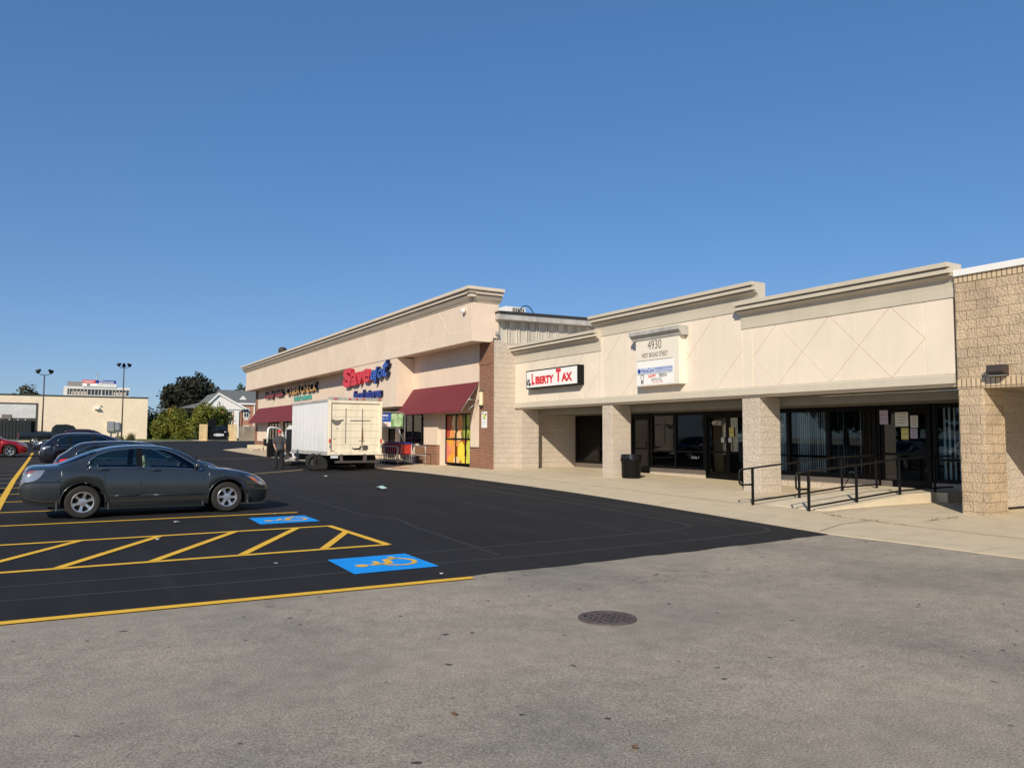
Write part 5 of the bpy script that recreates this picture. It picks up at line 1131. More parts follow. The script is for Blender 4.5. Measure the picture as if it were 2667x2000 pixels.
# cab with the driver's door standing open
b = MB(); b.prism([(36.75, .6), (36.75, 1.95), (36.9, 2.12), (37.8, 2.15), (38.3, 1.98), (38.75, 1.45), (39.7, 1.25), (39.95, 1.0), (39.95, .5), (38.2, .5), (38.05, .8), (37.15, .8), (37.0, .5)], 'x', 9.86, 11.8); b.build('cab', wt, tk)
b = MB(); b.box(9.84, 9.862, 37.0, 38.2, .9, 1.95); b.box(9.838, 9.86, 37.05, 38.5, 1.2, 1.25); b.build('cab_interior', mt['under'], tk)
b = MB(); b.box(9.72, 9.95, 36.85, 37.05, .42, .62); b.prism([(36.7, .55), (37.2, .5), (37.2, .42), (36.7, .46)], 'x', 9.55, 9.9); b.build('step', mt['trim'], tk)
# open door, hinged at the front, swung out to the left
dr = []
ang = R(62); hx, hy = 9.86, 38.35
ux_ = Vector((-math.sin(ang), -math.cos(ang), 0)); nx_ = Vector((math.cos(ang), -math.sin(ang), 0))
def DP(u, z, o=0): p_ = Vector((hx, hy, 0))+ux_*u+nx_*o; return (p_.x, p_.y, z)
b = MB(); lo = [(0, .62), (1.12, .62), (1.14, 1.3), (0, 1.3)]
va = [b.bm.verts.new(DP(u, z, -.05)) for u, z in lo]; vb = [b.bm.verts.new(DP(u, z, .05)) for u, z in lo]; b.bm.faces.new(va); b.bm.faces.new(vb[::-1])
for i in range(4): b.bm.faces.new((va[i], vb[i], vb[(i+1) % 4], va[(i+1) % 4]))
bmesh.ops.recalc_face_normals(b.bm, faces=b.bm.faces); dor = b.build('cab_door', mt['under'], tk)
b = MB(); b.tube([DP(u, z) for u, z in ((0, 1.3), (.12, 1.6), (.35, 1.93), (.6, 2.02), (1.0, 2.04), (1.1, 1.98), (1.14, 1.3))], .045, 6); b.build('door_frame', wt, dor)
b = MB(); b.tube([DP(.03, 1.42, -.05), DP(.05, 1.45, -.28)], .02, 6); b.box(9.25, 9.42, 38.15, 38.25, 1.25, 1.62, bev=.03); b.build('side_mirror', mt['black'], tk)

# ================================================================== person by the truck
def skin(name, V, Ed, rad, m, parent, root=0, sub=1):
    """one continuous skinned surface from joints"""
    me = bpy.data.meshes.new('t'); bm = bmesh.new(); lay = bm.verts.layers.skin.verify()
    vs = [bm.verts.new(p) for p in V]
    for a, c in Ed: bm.edges.new((vs[a], vs[c]))
    for i, v in enumerate(vs):
        r = rad[i]; v[lay].radius = (r, r) if isinstance(r, (int, float)) else r
        v[lay].use_root = i == root
    bm.to_mesh(me); bm.free(); o = bpy.data.objects.new('t', me); COL.objects.link(o)
    o.modifiers.new('s', 'SKIN').use_smooth_shade = True
    sm_ = o.modifiers.new('u', 'SUBSURF'); sm_.levels = sub; sm_.render_levels = sub
    bpy.context.view_layer.update()
    res = bpy.data.meshes.new_from_object(o.evaluated_get(bpy.context.evaluated_depsgraph_get())); bpy.data.objects.remove(o); bpy.data.meshes.remove(me)
    res.name = name; res.materials.clear(); res.materials.append(m)
    for p in res.polygons: p.use_smooth = True; p.material_index = 0
    r_ = bpy.data.objects.new(name, res); COL.objects.link(r_); r_.parent = parent; return r_
pe = thing('person', 'man in red cap, grey T-shirt and black trousers seen from behind', 'person')
# local frame: faces +y, x to his right, z up; 1.70 m tall
V = [(0, 0, .93), (0, .01, 1.08), (0, 0, 1.24), (0, -.01, 1.38), (0, .005, 1.455), (0, .02, 1.53), (0, .03, 1.6), (0, .025, 1.66)]
rd_ = [(.15, .11), (.14, .1), (.155, .105), (.12, .085), (.055, .055), (.066, .075), (.074, .088), (.05, .06)]
Ed = [(i, i+1) for i in range(7)]
def add(pts, r, at):
    base = len(V); V.extend(pts); rd_.extend(r); Ed.append((at, base)); Ed.extend((base+i, base+i+1) for i in range(len(pts)-1)); return base
# legs (left then right), slightly apart
add([(-.1, .0, .84), (-.115, .015, .5), (-.12, -.01, .1), (-.125, .06, .045)], [.085, .058, .042, .04], 0)
add([(.1, 0, .84), (.12, .02, .5), (.135, 0, .1), (.145, .07, .045)], [.085, .058, .042, .04], 0)
# left arm: bent back, hand at the hip
add([(-.17, 0, 1.37), (-.235, -.03, 1.12), (-.19, -.09, .93), (-.15, -.11, .87)], [.055, .042, .033, (.022, .036)], 3)
hl_ = len(V)-1
add([(.17, 0, 1.37), (.24, .0, 1.11), (.25, .05, .87), (.25, .06, .80)], [.055, .042, .033, (.036, .022)], 3)
hr_ = len(V)-1
for h_, d, sp in ((hl_, Vector((.1, .02, -.55)), Vector((0, .5, .1))), (hr_, Vector((-.05, .1, -1)), Vector((0, 1, 0)))):
    d.normalize(); sp.normalize(); c = Vector(V[h_]); inn = Vector((.3 if c.x < 0 else -.3, 0, 0))
    for i, L_ in enumerate((.075, .085, .08, .062)):
        p0 = c+sp*(.03-.02*i)+d*.03; add([p0, p0+d*L_*.5+inn*.01, p0+d*L_+inn*.05], [.0095, .0088, .0075], h_)
    p0 = c+sp*.035; add([p0+sp*.012+d*.005, p0+sp*.03+d*.035], [.011, .009], h_)
# nose, chin and ears
add([(0, .118, 1.575)], [.013], 6); add([(0, .085, 1.515)], [.02], 5)
for sx in (-1, 1): add([(sx*.083, .01, 1.585)], [(.012, .022)], 6)
skin('body', V, Ed, rd_, mt['skin'], pe)
def eye(x): b = MB(); b.ball((x, .108, 1.6), .011, 8); b.build('eye', mt['ink'], pe, local=True)
eye(-.03); eye(.03)
b = MB(); b.tube([(-.022, .112, 1.545), (0, .118, 1.543), (.022, .112, 1.545)], .004, 5); b.build('mouth', M('lip', (.35, .13, .11), .5, var=0), pe, local=True)
shirt = M('grey_cotton', (.055, .055, .06), .9, var=.12, vs=9, world_=False, bmp=.3, bs=14)
def rings(mb, R_, n=24):
    vs = [[mb.bm.verts.new((cx+rx*math.cos(2*math.pi*k/n), cy+ry*math.sin(2*math.pi*k/n), z)) for k in range(n)] for z, rx, ry, cx, cy in R_]
    for A, B in zip(vs, vs[1:]):
        for k in range(n): mb.bm.faces.new((A[k], A[(k+1) % n], B[(k+1) % n], B[k]))
    mb.bm.faces.new(vs[0][::-1]); mb.bm.faces.new(vs[-1])
def fuse(name, mb, m, parent, voxel=.014, it=6):
    me = bpy.data.meshes.new('t'); mb.bm.to_mesh(me); mb.bm.free(); o = bpy.data.objects.new('t', me); COL.objects.link(o)
    r = o.modifiers.new('r', 'REMESH'); r.mode = 'VOXEL'; r.voxel_size = voxel
    q = o.modifiers.new('s', 'SMOOTH'); q.iterations = it; q.factor = .5
    bpy.context.view_layer.update(); res = bpy.data.meshes.new_from_object(o.evaluated_get(bpy.context.evaluated_depsgraph_get())); bpy.data.objects.remove(o); bpy.data.meshes.remove(me)
    res.name = name; res.materials.clear(); res.materials.append(m)
    for p in res.polygons: p.use_smooth = True; p.material_index = 0
    r_ = bpy.data.objects.new(name, res); COL.objects.link(r_); r_.parent = parent; return r_
b = MB(); rings(b, [(.855, .2, .15, 0, 0), (.9, .2, .15, 0, 0), (.97, .185, .14, .003, 0), (1.08, .178, .135, 0, .01), (1.2, .19, .135, 0, 0), (1.3, .2, .135, 0, -.005), (1.37, .185, .12, 0, -.005), (1.42, .14, .1, 0, 0), (1.455, .085, .082, 0, .005), (1.475, .074, .074, 0, .006)])
for sx, ex in ((-1, -.02), (1, 0)): b.tube([(sx*.12, 0, 1.375), (sx*.185, -.002, 1.34), (sx*.215, -.012+ex*.3, 1.25), (sx*.238, -.02+ex, 1.13)], [.08, .084, .078, .074], 14)
fuse('t_shirt', b, shirt, pe)
trou = M('black_denim', (.012, .012, .014), .85, var=.2, vs=9, world_=False, bmp=.4, bs=12)
b = MB(); rings(b, [(1.0, .165, .125, 0, .0), (.93, .178, .135, 0, 0), (.86, .19, .145, 0, 0), (.8, .185, .14, 0, 0), (.76, .17, .12, 0, 0)])
b.tube([(-.1, 0, .84), (-.108, .008, .66), (-.115, .015, .5), (-.118, -.005, .28), (-.12, -.01, .06)], [.098, .096, .082, .076, .078], 14); b.tube([(.1, 0, .84), (.11, .01, .66), (.12, .02, .5), (.13, .005, .28), (.135, 0, .06)], [.098, .096, .082, .076, .078], 14)
fuse('trousers', b, trou, pe)
for sx, y in ((-.125, .04), (.145, .05)):
    b = MB(); b.ball((sx, y, .045), (.05, .135, .05), 14); b.box(sx-.048, sx+.048, y-.13, y+.13, .0, .028, bev=.012); b.build('shoe', mt['under'], pe, local=True, smooth=50)
b = MB(); b.lathe([(.098, 0), (.099, .03), (.088, .075), (.05, .105), (0, .112)], (0, .022, 1.605), (0, 0, 1), 20); b.prism([(-.07, .1), (.07, .1), (.06, .17), (0, .19), (-.06, .17)], 'z', 1.607, 1.618); b.build('cap', M('red_cotton', (.5, .02, .03), .8, world_=False), pe, local=True, smooth=50)
b = MB(); b.lathe([(.08, -.05), (.091, -.02), (.094, .0)], (0, .018, 1.605), (0, 0, 1), 18); b.build('hair', M('grey_hair', (.2, .17, .15), .9, world_=False), pe, local=True)
b = MB(); b.box(-.012, .012, -.05, .05, -.16, .0, bev=.004)
gl_ = b.build('work_glove', mt['paper'], None, local=True); tag(gl_, 'white folded paper in the right hand of the man', 'paper'); gl_.name = 'folded_paper'
px_, py_ = 8.58, 34.43
pe.location = (px_, py_, Zg(px_, py_)+.01); pe.rotation_euler = (0, 0, R(-6)); pe.scale = (1, 1, 1)
gl_.location = pe.location+Vector((.255, .03, .77)); gl_.rotation_euler = (R(8), R(6), R(20))

# ================================================================== shopping carts, corral and banner
def make_cart(first=True):
    c = thing('shopping_cart', 'red plastic shopping cart with orange flap at the near end of the nested row', 'shopping cart', group='nested red shopping carts')
    # local: pushes towards +y, handle end at y=0; 0.56 wide, 1.0 tall
    b = MB(); rr = .013
    for sx in (-1, 1):
        b.tube([(sx*.27, .02, 1.0), (sx*.27, .04, .98), (sx*.24, .1, .5), (sx*.2, .85, .5), (sx*.22, .92, .85), (sx*.27, .04, .96)], rr, 6)
        for i in range(5): z = .56+i*.08; b.tube([(sx*(.245+.004*i), .1-.01*i, z), (sx*(.205+.004*i), .87+.01*i, z-.01*i)], .007, 5)
        for i in range(7): y = .18+i*.105; b.tube([(sx*.236-sx*.03*i/7, y, .5), (sx*.262-sx*.04*i/7, y, .93-.012*i)], .007, 5)
    for i in range(5): b.tube([(-.2, .86+.012*i, .52+.075*i), (.2, .86+.012*i, .52+.075*i)], .008, 5)
    b.box(-.22, .22, .1, .86, .49, .505); b.build('basket', M('red_cart_plastic', (.42, .02, .03), .4, world_=False), c, local=True)
    b = MB(); b.prism([(-.25, .96), (.25, .96), (.22, .54), (-.22, .54)], 'y', .06, .08); 
    b.build('rear_flap', M('bright_red_plastic', (.62, .06, .04), .4, world_=False), c, local=True)
    b = MB()
    for i in range(5): b.box(-.2, .2, .05, .06, .6+i*.07, .625+i*.07)
    b.build('flap_slots', M('dark_red_plastic', (.25, .015, .02), .5, world_=False), c, local=True)
    b = MB(); b.tube([(-.29, 0, 1.02), (.29, 0, 1.02)], .022, 8); b.box(-.26, .26, .03, .2, .95, .98, bev=.01); b.build('handle', M('blue_cart_plastic', (.02, .035, .3), .4, world_=False), c, local=True)
    b = MB()
    for sx in (-1, 1): b.tube([(sx*.25, .03, .98), (sx*.25, .1, .46), (sx*.28, .02, .18), (sx*.27, .1, .14), (sx*.2, .95, .16)], .014, 6); b.tube([(sx*.22, .85, .5), (sx*.22, .6, .16)], .012, 6)
    b.tube([(-.26, .12, .2), (.26, .12, .2)], .012, 6); b.build('frame', mt['galv'], c, local=True)
    for x, y in ((-.27, .1), (.27, .1), (-.2, .92), (.2, .92)):
        b = MB(); b.lathe([(0, -.015), (.055, -.015), (.06, 0), (.055, .015), (0, .015)], (x, y, .06), (1, 0, 0), 14); b.build('wheel', mt['under'], c, local=True)
    return c
cart = make_cart()
for i in range(9):
    y = 32.6+.26*i
    lab = ['', 'second red cart in the nested row, counted from the near end', 'third red cart in the nested row, counted from the near end', 'fourth red cart in the nested row, counted from the near end', 'fifth red cart in the nested row, counted from the near end', 'sixth red cart in the nested row, counted from the near end', 'seventh red cart in the nested row, counted from the near end', 'eighth red cart in the nested row, counted from the near end', 'red cart at the far end of the nested row'][i]
    o = cart if i == 0 else dup(cart, (0, 0, 0), 0, lab)
    o.location = (13.82, y, Zg(13.82, y)+.016)
def corral_rail(x, y0, y1, label):
    o = thing('cart_rail', label, 'rail', (x, y0, Zg(x, y0)), group='cart corral rails'); z = Zg(x, y0)+.0
    b = MB(); b.tube([(x, y0, z), (x, y0, z+.8), (x, y0+.03, z+.86), (x, y0+.1, z+.88), (x, y1-.1, z+.88), (x, y1-.03, z+.86), (x, y1, z+.8), (x, y1, z)], .022, 8); b.build('hoop', mt['galv'], o)
    b = MB(); b.tube([(x, y0, z+.45), (x, y1, z+.45)], .018, 8); b.build('mid_rail', mt['galv'], o)
    for y in (y0+1.6, y0+3.2):
        if y < y1-.3: b = MB(); b.tube([(x, y, z), (x, y, z+.88)], .02, 8); b.build('post', mt['galv'], o)
corral_rail(13.38, 32.6, 37.5, 'grey pipe rail left of the red carts'); corral_rail(14.42, 31.9, 36.6, 'grey pipe rail between the red carts and the brick wall base')
o = thing('banner_stand', 'pipe frame with a thank you banner beside the truck', 'banner', (13.1, 33.7, .33)); z = Zg(13.5, 33.7)
b = MB(); b.tube([(12.0, 33.7, z), (12.0, 33.7, 2.6), (12.05, 33.7, 2.72), (12.2, 33.7, 2.76), (13.95, 33.7, 2.76), (14.1, 33.7, 2.72), (14.17, 33.7, 2.6), (14.17, 33.7, z)], .024, 8); b.tube([(12.0, 33.7, 2.02), (14.17, 33.7, 2.02)], .02, 8); b.tube([(13.85, 33.7, 2.0), (14.15, 33.7, 1.3)], .014, 6); b.build('frame', mt['galv'], o)
b = MB(); b.box(12.1, 13.46, 33.655, 33.67, 2.3, 2.7); b.build('banner_panel', mt['bluel'], o)
b = MB(); b.box(12.1, 13.46, 33.655, 33.67, 2.08, 2.299); b.build('banner_panel', mt['paper'], o)
b = MB(); b.box(13.461, 14.06, 33.655, 33.67, 2.08, 2.7); b.build('banner_panel', M('leaf_print', (.2, .4, .17), .6, var=.3, vs=6), o)
b = MB()
for x, zz, r in ((13.62, 2.56, .15), (13.78, 2.26, .2), (13.93, 2.58, .12)): b.f([(x+r*math.cos(t), 33.654-.0005*r, min(2.7, max(2.08, zz+r*math.sin(t)))) for t in np.linspace(0, 6.283, 18)[:-1]])
b.build('cabbage_picture', mt['palegreen'], o)
b = MB(); b.text('Thank you', (12.25, 33.654, 2.52), (1, 0, 0), (0, 0, 1), w=1.05, h=.15, ext=.002, bold=.03); b.text('for shopping with us', (12.3, 33.654, 2.42), (1, 0, 0), (0, 0, 1), w=1.0, h=.06, ext=.002); b.build('lettering', mt['signface'], o)
b = MB(); b.text('Save A Lot', (12.9, 33.654, 2.16), (1, 0, 0), (0, 0, 1), w=.42, h=.08, ext=.002, bold=.02); b.build('lettering', mt['red'], o)
# concrete benches and bin by the far end
def bench(x, y, label):
    o = thing('concrete_bench', label, 'bench', (x, y, Zg(x, y)), group='concrete benches by the far shopfront'); z = Zg(x, y)
    b = MB(); b.box(x-.6, x+.6, y-.2, y+.2, z+.14, z+.46, bev=.015); b.build('seat', mt['conc'], o)
    for dx in (-.4, .4): b = MB(); b.box(x+dx-.09, x+dx+.09, y-.17, y+.17, z, z+.14); b.build('foot', mt['conc'], o)
bench(13.75, 62.5, 'pale concrete block bench at the far store corner'); bench(13.9, 57.6, 'pale concrete block bench just left of the standing man')
o = thing('trash_can', 'dark square bin beside the far brick pier', 'bin', (14.55, 62.3, .46)); z = Zg(14.5, 62)
b = MB(); b.box(14.3, 14.8, 61.9, 62.4, z, z+.85, bev=.03); b.build('body', mt['blackmet'], o); b = MB(); b.box(14.27, 14.83, 61.87, 62.43, z+.851, z+.92, bev=.02); b.build('lid', mt['black'], o)

# ================================================================== lamps, far building, fences
def lamp_post(x, y, ztop, heads, label):
    z = Zg(x, y); o = thing('lamp_post', label, 'lamp', (x, y, z), group='tall lot lamp posts')
    b = MB(); b.tube([(x, y, z), (x, y, ztop)], [.075, .05], 10); b.lathe([(.2, 0), (.2, .3), (0, .32)], (x, y, z), (0, 0, 1), 12); b.build('pole', M('dark_bronze_paint', (.07, .055, .045), .5) if heads == 2 else bpy.data.materials['dark_bronze_paint'], o)
    b = MB(); L = [(-.42, 0), (.42, 0), (0, .35)][:heads]
    for dx, dy in L:
        if dx: b.tube([(x, y, ztop-.02), (x+dx*.7, y+dy*.7, ztop), (x+dx*.95, y+dy, ztop+.12), (x+dx, y+dy, ztop+.25)], .03, 6)
        else: b.tube([(x, y, ztop-.02), (x, y+dy*.5, ztop+.1), (x, y+dy, ztop+.25)], .03, 6)
    b.build('arm', mt['blackmet'], o)
    for i, (dx, dy) in enumerate(L):
        c = Vector((x+dx*1.1, y+dy, ztop+.33)); a = Vector((dx*1.2+.001, .25 if dx else -.3, -.35)); b = MB(); b.lathe([(0, -.2), (.09, -.2), (.13, -.08), (.19, .12), (.2, .17), (0, .16)], c, a, 12); b.build('floodlight', mt['grey'] if 0 else mt['blackmet'], o, smooth=40)
lamp_post(-.77, 80, 6.92, 2, 'two headed lamp post in front of the cream wall at left')
lamp_post(6.22, 90, 8.62, 3, 'three headed lamp post in front of the cream wall near its right end')
YB = 105; fb = thing('warehouse', 'long cream block building with green coping and white loading door', 'building', (-10, YB, 1.2))
mt['cmu'] = brickmat('cream_painted_block', (.93, .79, .6), (.91, .77, .58), (.86, .72, .54), .406, .2, .005, .5, 1.2, 9, .1)
b = MB(); b.box(-1.55, 10.03, YB, YB+.3, .8, 6.12); b.box(-45, -1.55, YB, YB+.3, 5.25, 6.12); b.box(-45, -9, YB, YB+.3, .8, 5.25); b.box(9.73, 10.03, YB+.3, YB+30, .8, 6.12); b.box(-45, 9.73, YB+29.7, YB+30, .8, 6.0); b.build('wall', mt['cmu'], fb)
b = MB(); b.box(-45, 10.1, YB-.08, YB+.35, 6.12, 6.25); b.box(9.7, 10.1, YB+.35, YB+30, 6.12, 6.25); b.build('coping', M('dark_green_coping', (.03, .05, .04), .5), fb)
b = MB(); b.box(-45, 9.7, YB+.35, YB+29.6, 5.8, 5.9); b.build('roof', mt['roof'], fb)
b = MB(); b.box(-9, -1.7, YB+.06, YB+.12, 3.5, 5.15)
for i in range(7): b.box(-9, -1.7, YB+.03, YB+.06, 3.55+i*.23, 3.62+i*.23)
b.build('loading_door', M('grey_white_door', (.66, .67, .66), .5), fb)
b = MB(); b.box(-9, -1.5, YB-.04, YB+.1, 5.15, 5.26); b.box(-1.7, -1.5, YB-.04, YB+.1, .8, 5.15); b.box(-9, -1.7, YB+.1, YB+.2, .8, 3.5); b.build('door_frame', M('dark_door_frame', (.07, .06, .055), .6), fb)
b = MB(); b.box(-5.0, -4.05, YB-.02, YB+.06, 3.4, 3.9); b.build('louvre', M('brown_grey_louvre', (.2, .17, .15), .7), fb)
b = MB(); b.box(-4.0, -1.9, YB+8, YB+8.3, 6.0, 6.35); b.build('skylight', mt['white'], fb)
w = thing('wall_lamp', 'white hooded lamp high on the far cream wall', 'lamp', (4.5, YB-.2, 4.7)); b = MB(); b.prism([(YB-.01, 4.95), (YB-.45, 4.75), (YB-.42, 4.65), (YB-.01, 4.6)], 'x', 4.25, 4.75); b.build('hood', mt['white'], w); b = MB(); b.ball((4.95, YB-.08, 5.05), .08, 8); b.build('sensor', mt['blackmet'], w)
for x0, x1, z0, z1, lb, m in ((5.62, 6.4, 2.05, 3.25, 'wide grey electric cabinet on the cream wall', 'grey'), (6.5, 6.98, 2.2, 3.15, 'narrow pale meter box on the cream wall beside the lamp post', 'galv')):
    o = thing('meter_box', lb, 'meter box', ((x0+x1)/2, YB-.2, z0)); b = MB(); b.box(x0, x1, YB-.32, YB-.005, z0, z1, bev=.02); b.build('cabinet', mt[m], o); b = MB(); b.tube([((x0+x1)/2, YB-.12, z0), ((x0+x1)/2, YB-.12, .9)], .06, 6); b.build('conduit', mt['grey'], o)
    b = MB(); b.box(x0+.08, x1-.08, YB-.335, YB-.321, z0+.5, z1-.12); b.build('door_panel', mt['galv'], o)
ct = thing('dark_container', 'black steel container with white corner knobs before the loading door', 'container', (-4.5, 103, 1.1))
b = MB(); b.box(-9, -2.05, 101.6, 103.6, zl(102), 3.2)
for i in range(22): b.box(-8.9+i*.31, -8.75+i*.31, 101.55, 101.6, zl(102)+.1, 3.1)
b.build('shell', M('black_container_paint', (.02, .022, .025), .6), ct)
b = MB(); b.box(-2.05, -1.6, 101.9, 103.6, zl(102), 3.15); b.build('end_door', mt['blackmet'], ct)
for x in (-5.2, -4.1, -3.3, -2.6):
    b = MB(); b.ball((x, 101.9, 3.26), .07, 8); b.build('knob', mt['white'], ct)
# refuse enclosure
mt['wood'] = M('new_pine_boards', (.75, .56, .29), .8, var=.15, vs=2.5); mt['oldwood'] = M('weathered_grey_boards', (.3, .25, .19), .9, var=.25, vs=2)
zz = Zg(15, 95)
def board_panel(name, label, x0, x1, y0, y1, z0, z1, horizontal, mat, n):
    o = thing(name, label, 'fence', ((x0+x1)/2, (y0+y1)/2, z0)); b = MB()
    for i in range(n):
        if horizontal: h = (z1-z0)/n; b.box(x0, x1, y0, y1, z0+i*h+.01, z0+(i+1)*h-.01)
        elif x1-x0 > y1-y0: w_ = (x1-x0)/n; b.box(x0+i*w_+.012, x0+(i+1)*w_-.012, y0, y1, z0, z1-random.uniform(0, .12 if mat is mt['oldwood'] else .01))
        else: w_ = (y1-y0)/n; b.box(x0, x1, y0+i*w_+.012, y0+(i+1)*w_-.012, z0, z1)
    b.build('boards', mat, o); b = MB()
    for f_ in (.05, .95): x = x0+(x1-x0)*f_; y = y0+(y1-y0)*f_; b.box(x-.05, x+.05, y+.02, y+.12, z0-.1, z1-.1)
    b.build('post', mat, o); return o
board_panel('board_fence', 'pale pine board panel left of the black refuse container', 14.55, 15.42, 94.9, 94.96, zz, 2.9, True, mt['wood'], 12)
board_panel('board_fence', 'pine board side wall behind the refuse container', 15.4, 15.46, 94.97, 97.5, zz, 2.9, False, mt['wood'], 14)
board_panel('board_fence', 'pine board panel right of the black refuse container', 17.75, 18.75, 95.2, 95.26, zz, 2.92, True, mt['wood'], 12)
board_panel('board_fence', 'weathered grey picket fence beside the far brick pier', 19.0, 24, 95.2, 95.25, zz, 2.75, False, mt['oldwood'], 22)
dp = thing('dumpster', 'black front loading refuse container with one lid raised', 'dumpster', (16.7, 95.5, zz))
b = MB(); b.prism([(95.0, zz+.15), (95.0, zz+1.15), (95.2, zz+1.25), (96.4, zz+1.7), (96.6, zz+1.7), (96.6, zz+.15)], 'x', 15.75, 17.65); b.box(15.6, 15.75, 95.1, 96.3, zz+.6, zz+.85); b.box(17.65, 17.8, 95.1, 96.3, zz+.6, zz+.85); b.build('bin', mt['blackmet'], dp)
b = MB(); b.prism([(95.15, zz+1.27), (96.45, zz+1.74), (96.45, zz+1.79), (95.15, zz+1.32)], 'x', 16.75, 17.66); b.build('lid', mt['black'], dp); b = MB(); b.prism([(96.5, zz+1.72), (96.75, zz+2.5), (96.8, zz+2.5), (96.56, zz+1.72)], 'x', 15.75, 16.65); b.build('lid', mt['black'], dp)
b = MB(); b.box(15.8, 16.7, 95.18, 95.2, zz+1.27, zz+1.272); b.box(16.35, 17.0, 94.985, 94.998, zz+.55, zz+.85); b.box(16.15, 16.32, 94.985, 94.998, zz+.58, zz+.82); b.box(17.03, 17.25, 94.985, 94.998, zz+.58, zz+.82); b.box(17.3, 17.5, 94.985, 94.998, zz+1.0, zz+1.1); b.build('sticker', mt['plate'], dp)

# ================================================================== far buildings
YH = 420; kx = YH/260; hx_ = lambda x: x*kx; hz_ = lambda z: (z-1.67)*kx+1.67
ho = thing('hospital', 'white office tower with band of dark windows and rooftop sign', 'building', (hx_(11), YH, 1))
b = MB(); b.box(hx_(2.6), hx_(19.8), YH, YH+30, 1, hz_(13.2)); b.box(hx_(3.6), hx_(19.5), YH+.6, YH+30, hz_(13.2), hz_(15.0)); b.box(hx_(2.5), hx_(19.8), YH, YH+30, hz_(15.0), hz_(15.7)); b.box(hx_(2.55), hx_(3.4), YH, YH+30, hz_(13.2), hz_(15)); b.build('wall', M('white_concrete_far', (.72, .7, .66), .7), ho)
b = MB(); 
for a, c in ((3.7, 4.3), (8.4, 12.0), (12.2, 15.4), (18.9, 19.4)): b.box(hx_(a), hx_(c), YH+.45, YH+.65, hz_(13.35), hz_(14.9))
for a, c in ((4.4, 8.3), (15.5, 18.8)): b.box(hx_(a), hx_(c), YH+.45, YH+.65, hz_(14.3), hz_(14.9))
b.build('window', M('dark_far_glass', (.04, .05, .06), .2, spec=.5), ho)
b = MB()
for i in range(17): x = 3.9+i*.93; b.box(hx_(x-.07), hx_(x+.07), YH+.3, YH+.46, hz_(13.3), hz_(14.95))
b.build('mullion', bpy.data.materials['white_concrete_far'], ho)
for a, c in ((4.4, 8.3), (15.5, 18.8)): b = MB(); b.box(hx_(a), hx_(c), YH+.3, YH+.6, hz_(13.3), hz_(14.3)); b.build('spandrel', M('beige_far_panel', (.5, .44, .38), .8), ho)
b = MB(); b.box(hx_(3.5), hx_(7.2), YH+4, YH+20, hz_(15.7), hz_(17.25)); b.build('plant_room', M('grey_louvre_far', (.24, .23, .21), .7), ho)
b = MB(); b.tube([(hx_(10.95), YH+6, hz_(15.7)), (hx_(10.95), YH+6, hz_(20.3))], .2, 5); b.build('mast', mt['grey'], ho)
sg = thing('rooftop_sign', 'red white and blue rooftop sign on the white tower', 'sign', (hx_(11.5), YH-1, hz_(15.8)))
b = MB(); b.box(hx_(7.15), hx_(15.95), YH-.6, YH-.2, hz_(15.8), hz_(17.7)); b.build('board', mt['signface'], sg)
b = MB(); b.box(hx_(7.15), hx_(10.55), YH-.65, YH-.6, hz_(16.75), hz_(17.7)); b.build('red_panel', mt['red'], sg)
b = MB(); b.box(hx_(10.56), hx_(15.95), YH-.65, YH-.6, hz_(16.75), hz_(17.7)); b.build('blue_panel', mt['navy'], sg)
UX = (1, 0, 0)
b = MB(); b.text('EMERGENCY', (hx_(7.4), YH-.66, hz_(17.0)), UX, UZ, w=hx_(2.9), h=.7, ext=.03, bold=.03); b.text('OhioHealth', (hx_(12.4), YH-.66, hz_(16.95)), UX, UZ, w=hx_(2.9), h=.85, ext=.03, bold=.02); b.lathe([(.45, 0), (.7, .0)], (hx_(11.9), YH-.67, hz_(17.22)), (0, 1, 0), 16); b.build('lettering', mt['signface'], sg)
b = MB(); b.text('Doctors Hospital', (hx_(11.1), YH-.61, hz_(16.05)), UX, UZ, w=hx_(4.5), h=.8, ext=.03); b.box(hx_(8.3), hx_(9.1), YH-.64, YH-.61, hz_(15.95), hz_(16.6)); b.build('lettering', mt['greyink'], sg)
# brick house with white gable
YK = 120; hs = thing('brick_house', 'orange brick house with white gable and grey shingle roof', 'house', (23, YK, 1.1))
b = MB(); b.box(21.2, 24.0, YK-1.2, YK+2, .9, 5.4); b.box(22, 30, YK-1.0, YK+10, .9, 6.3); b.build('wall', mt['brickh'], hs)
b = MB(); b.prism([(18.9, 5.55), (20.65, 7.4), (24.2, 5.6), (24.2, 5.4), (18.9, 5.4)], 'y', YK-1.5, YK-1.2); b.box(21.4, 23.9, YK-1.35, YK-1.21, 5.15, 5.4); b.box(21.95, 22.4, YK-1.35, YK-1.21, 1, 5.1) if 0 else None; b.box(22.9, 23.6, YK-1.4, YK-1.21, .9, 5.15); b.box(23.2, 26.1, YK-1.25, YK-1.0, 6.15, 6.4); b.prism([(23.9, 6.95), (24.45, 7.55), (25.0, 6.95)], 'y', YK+.3, YK+.4); b.box(25.75, 25.9, YK-1.12, YK-1.01, .9, 6.1); b.prism([(18.6, 5.35), (20.65, 7.5), (20.65, 7.8), (18.5, 5.6)], 'y', YK-1.75, YK-1.62); b.prism([(20.65, 7.5), (24.5, 5.4), (24.6, 5.65), (20.65, 7.8)], 'y', YK-1.75, YK-1.62); b.build('white_trim', mt['white'], hs)
sh_ = M('grey_shingle', (.15, .16, .155), .9, var=.15, vs=2, bmp=.4, bs=8)
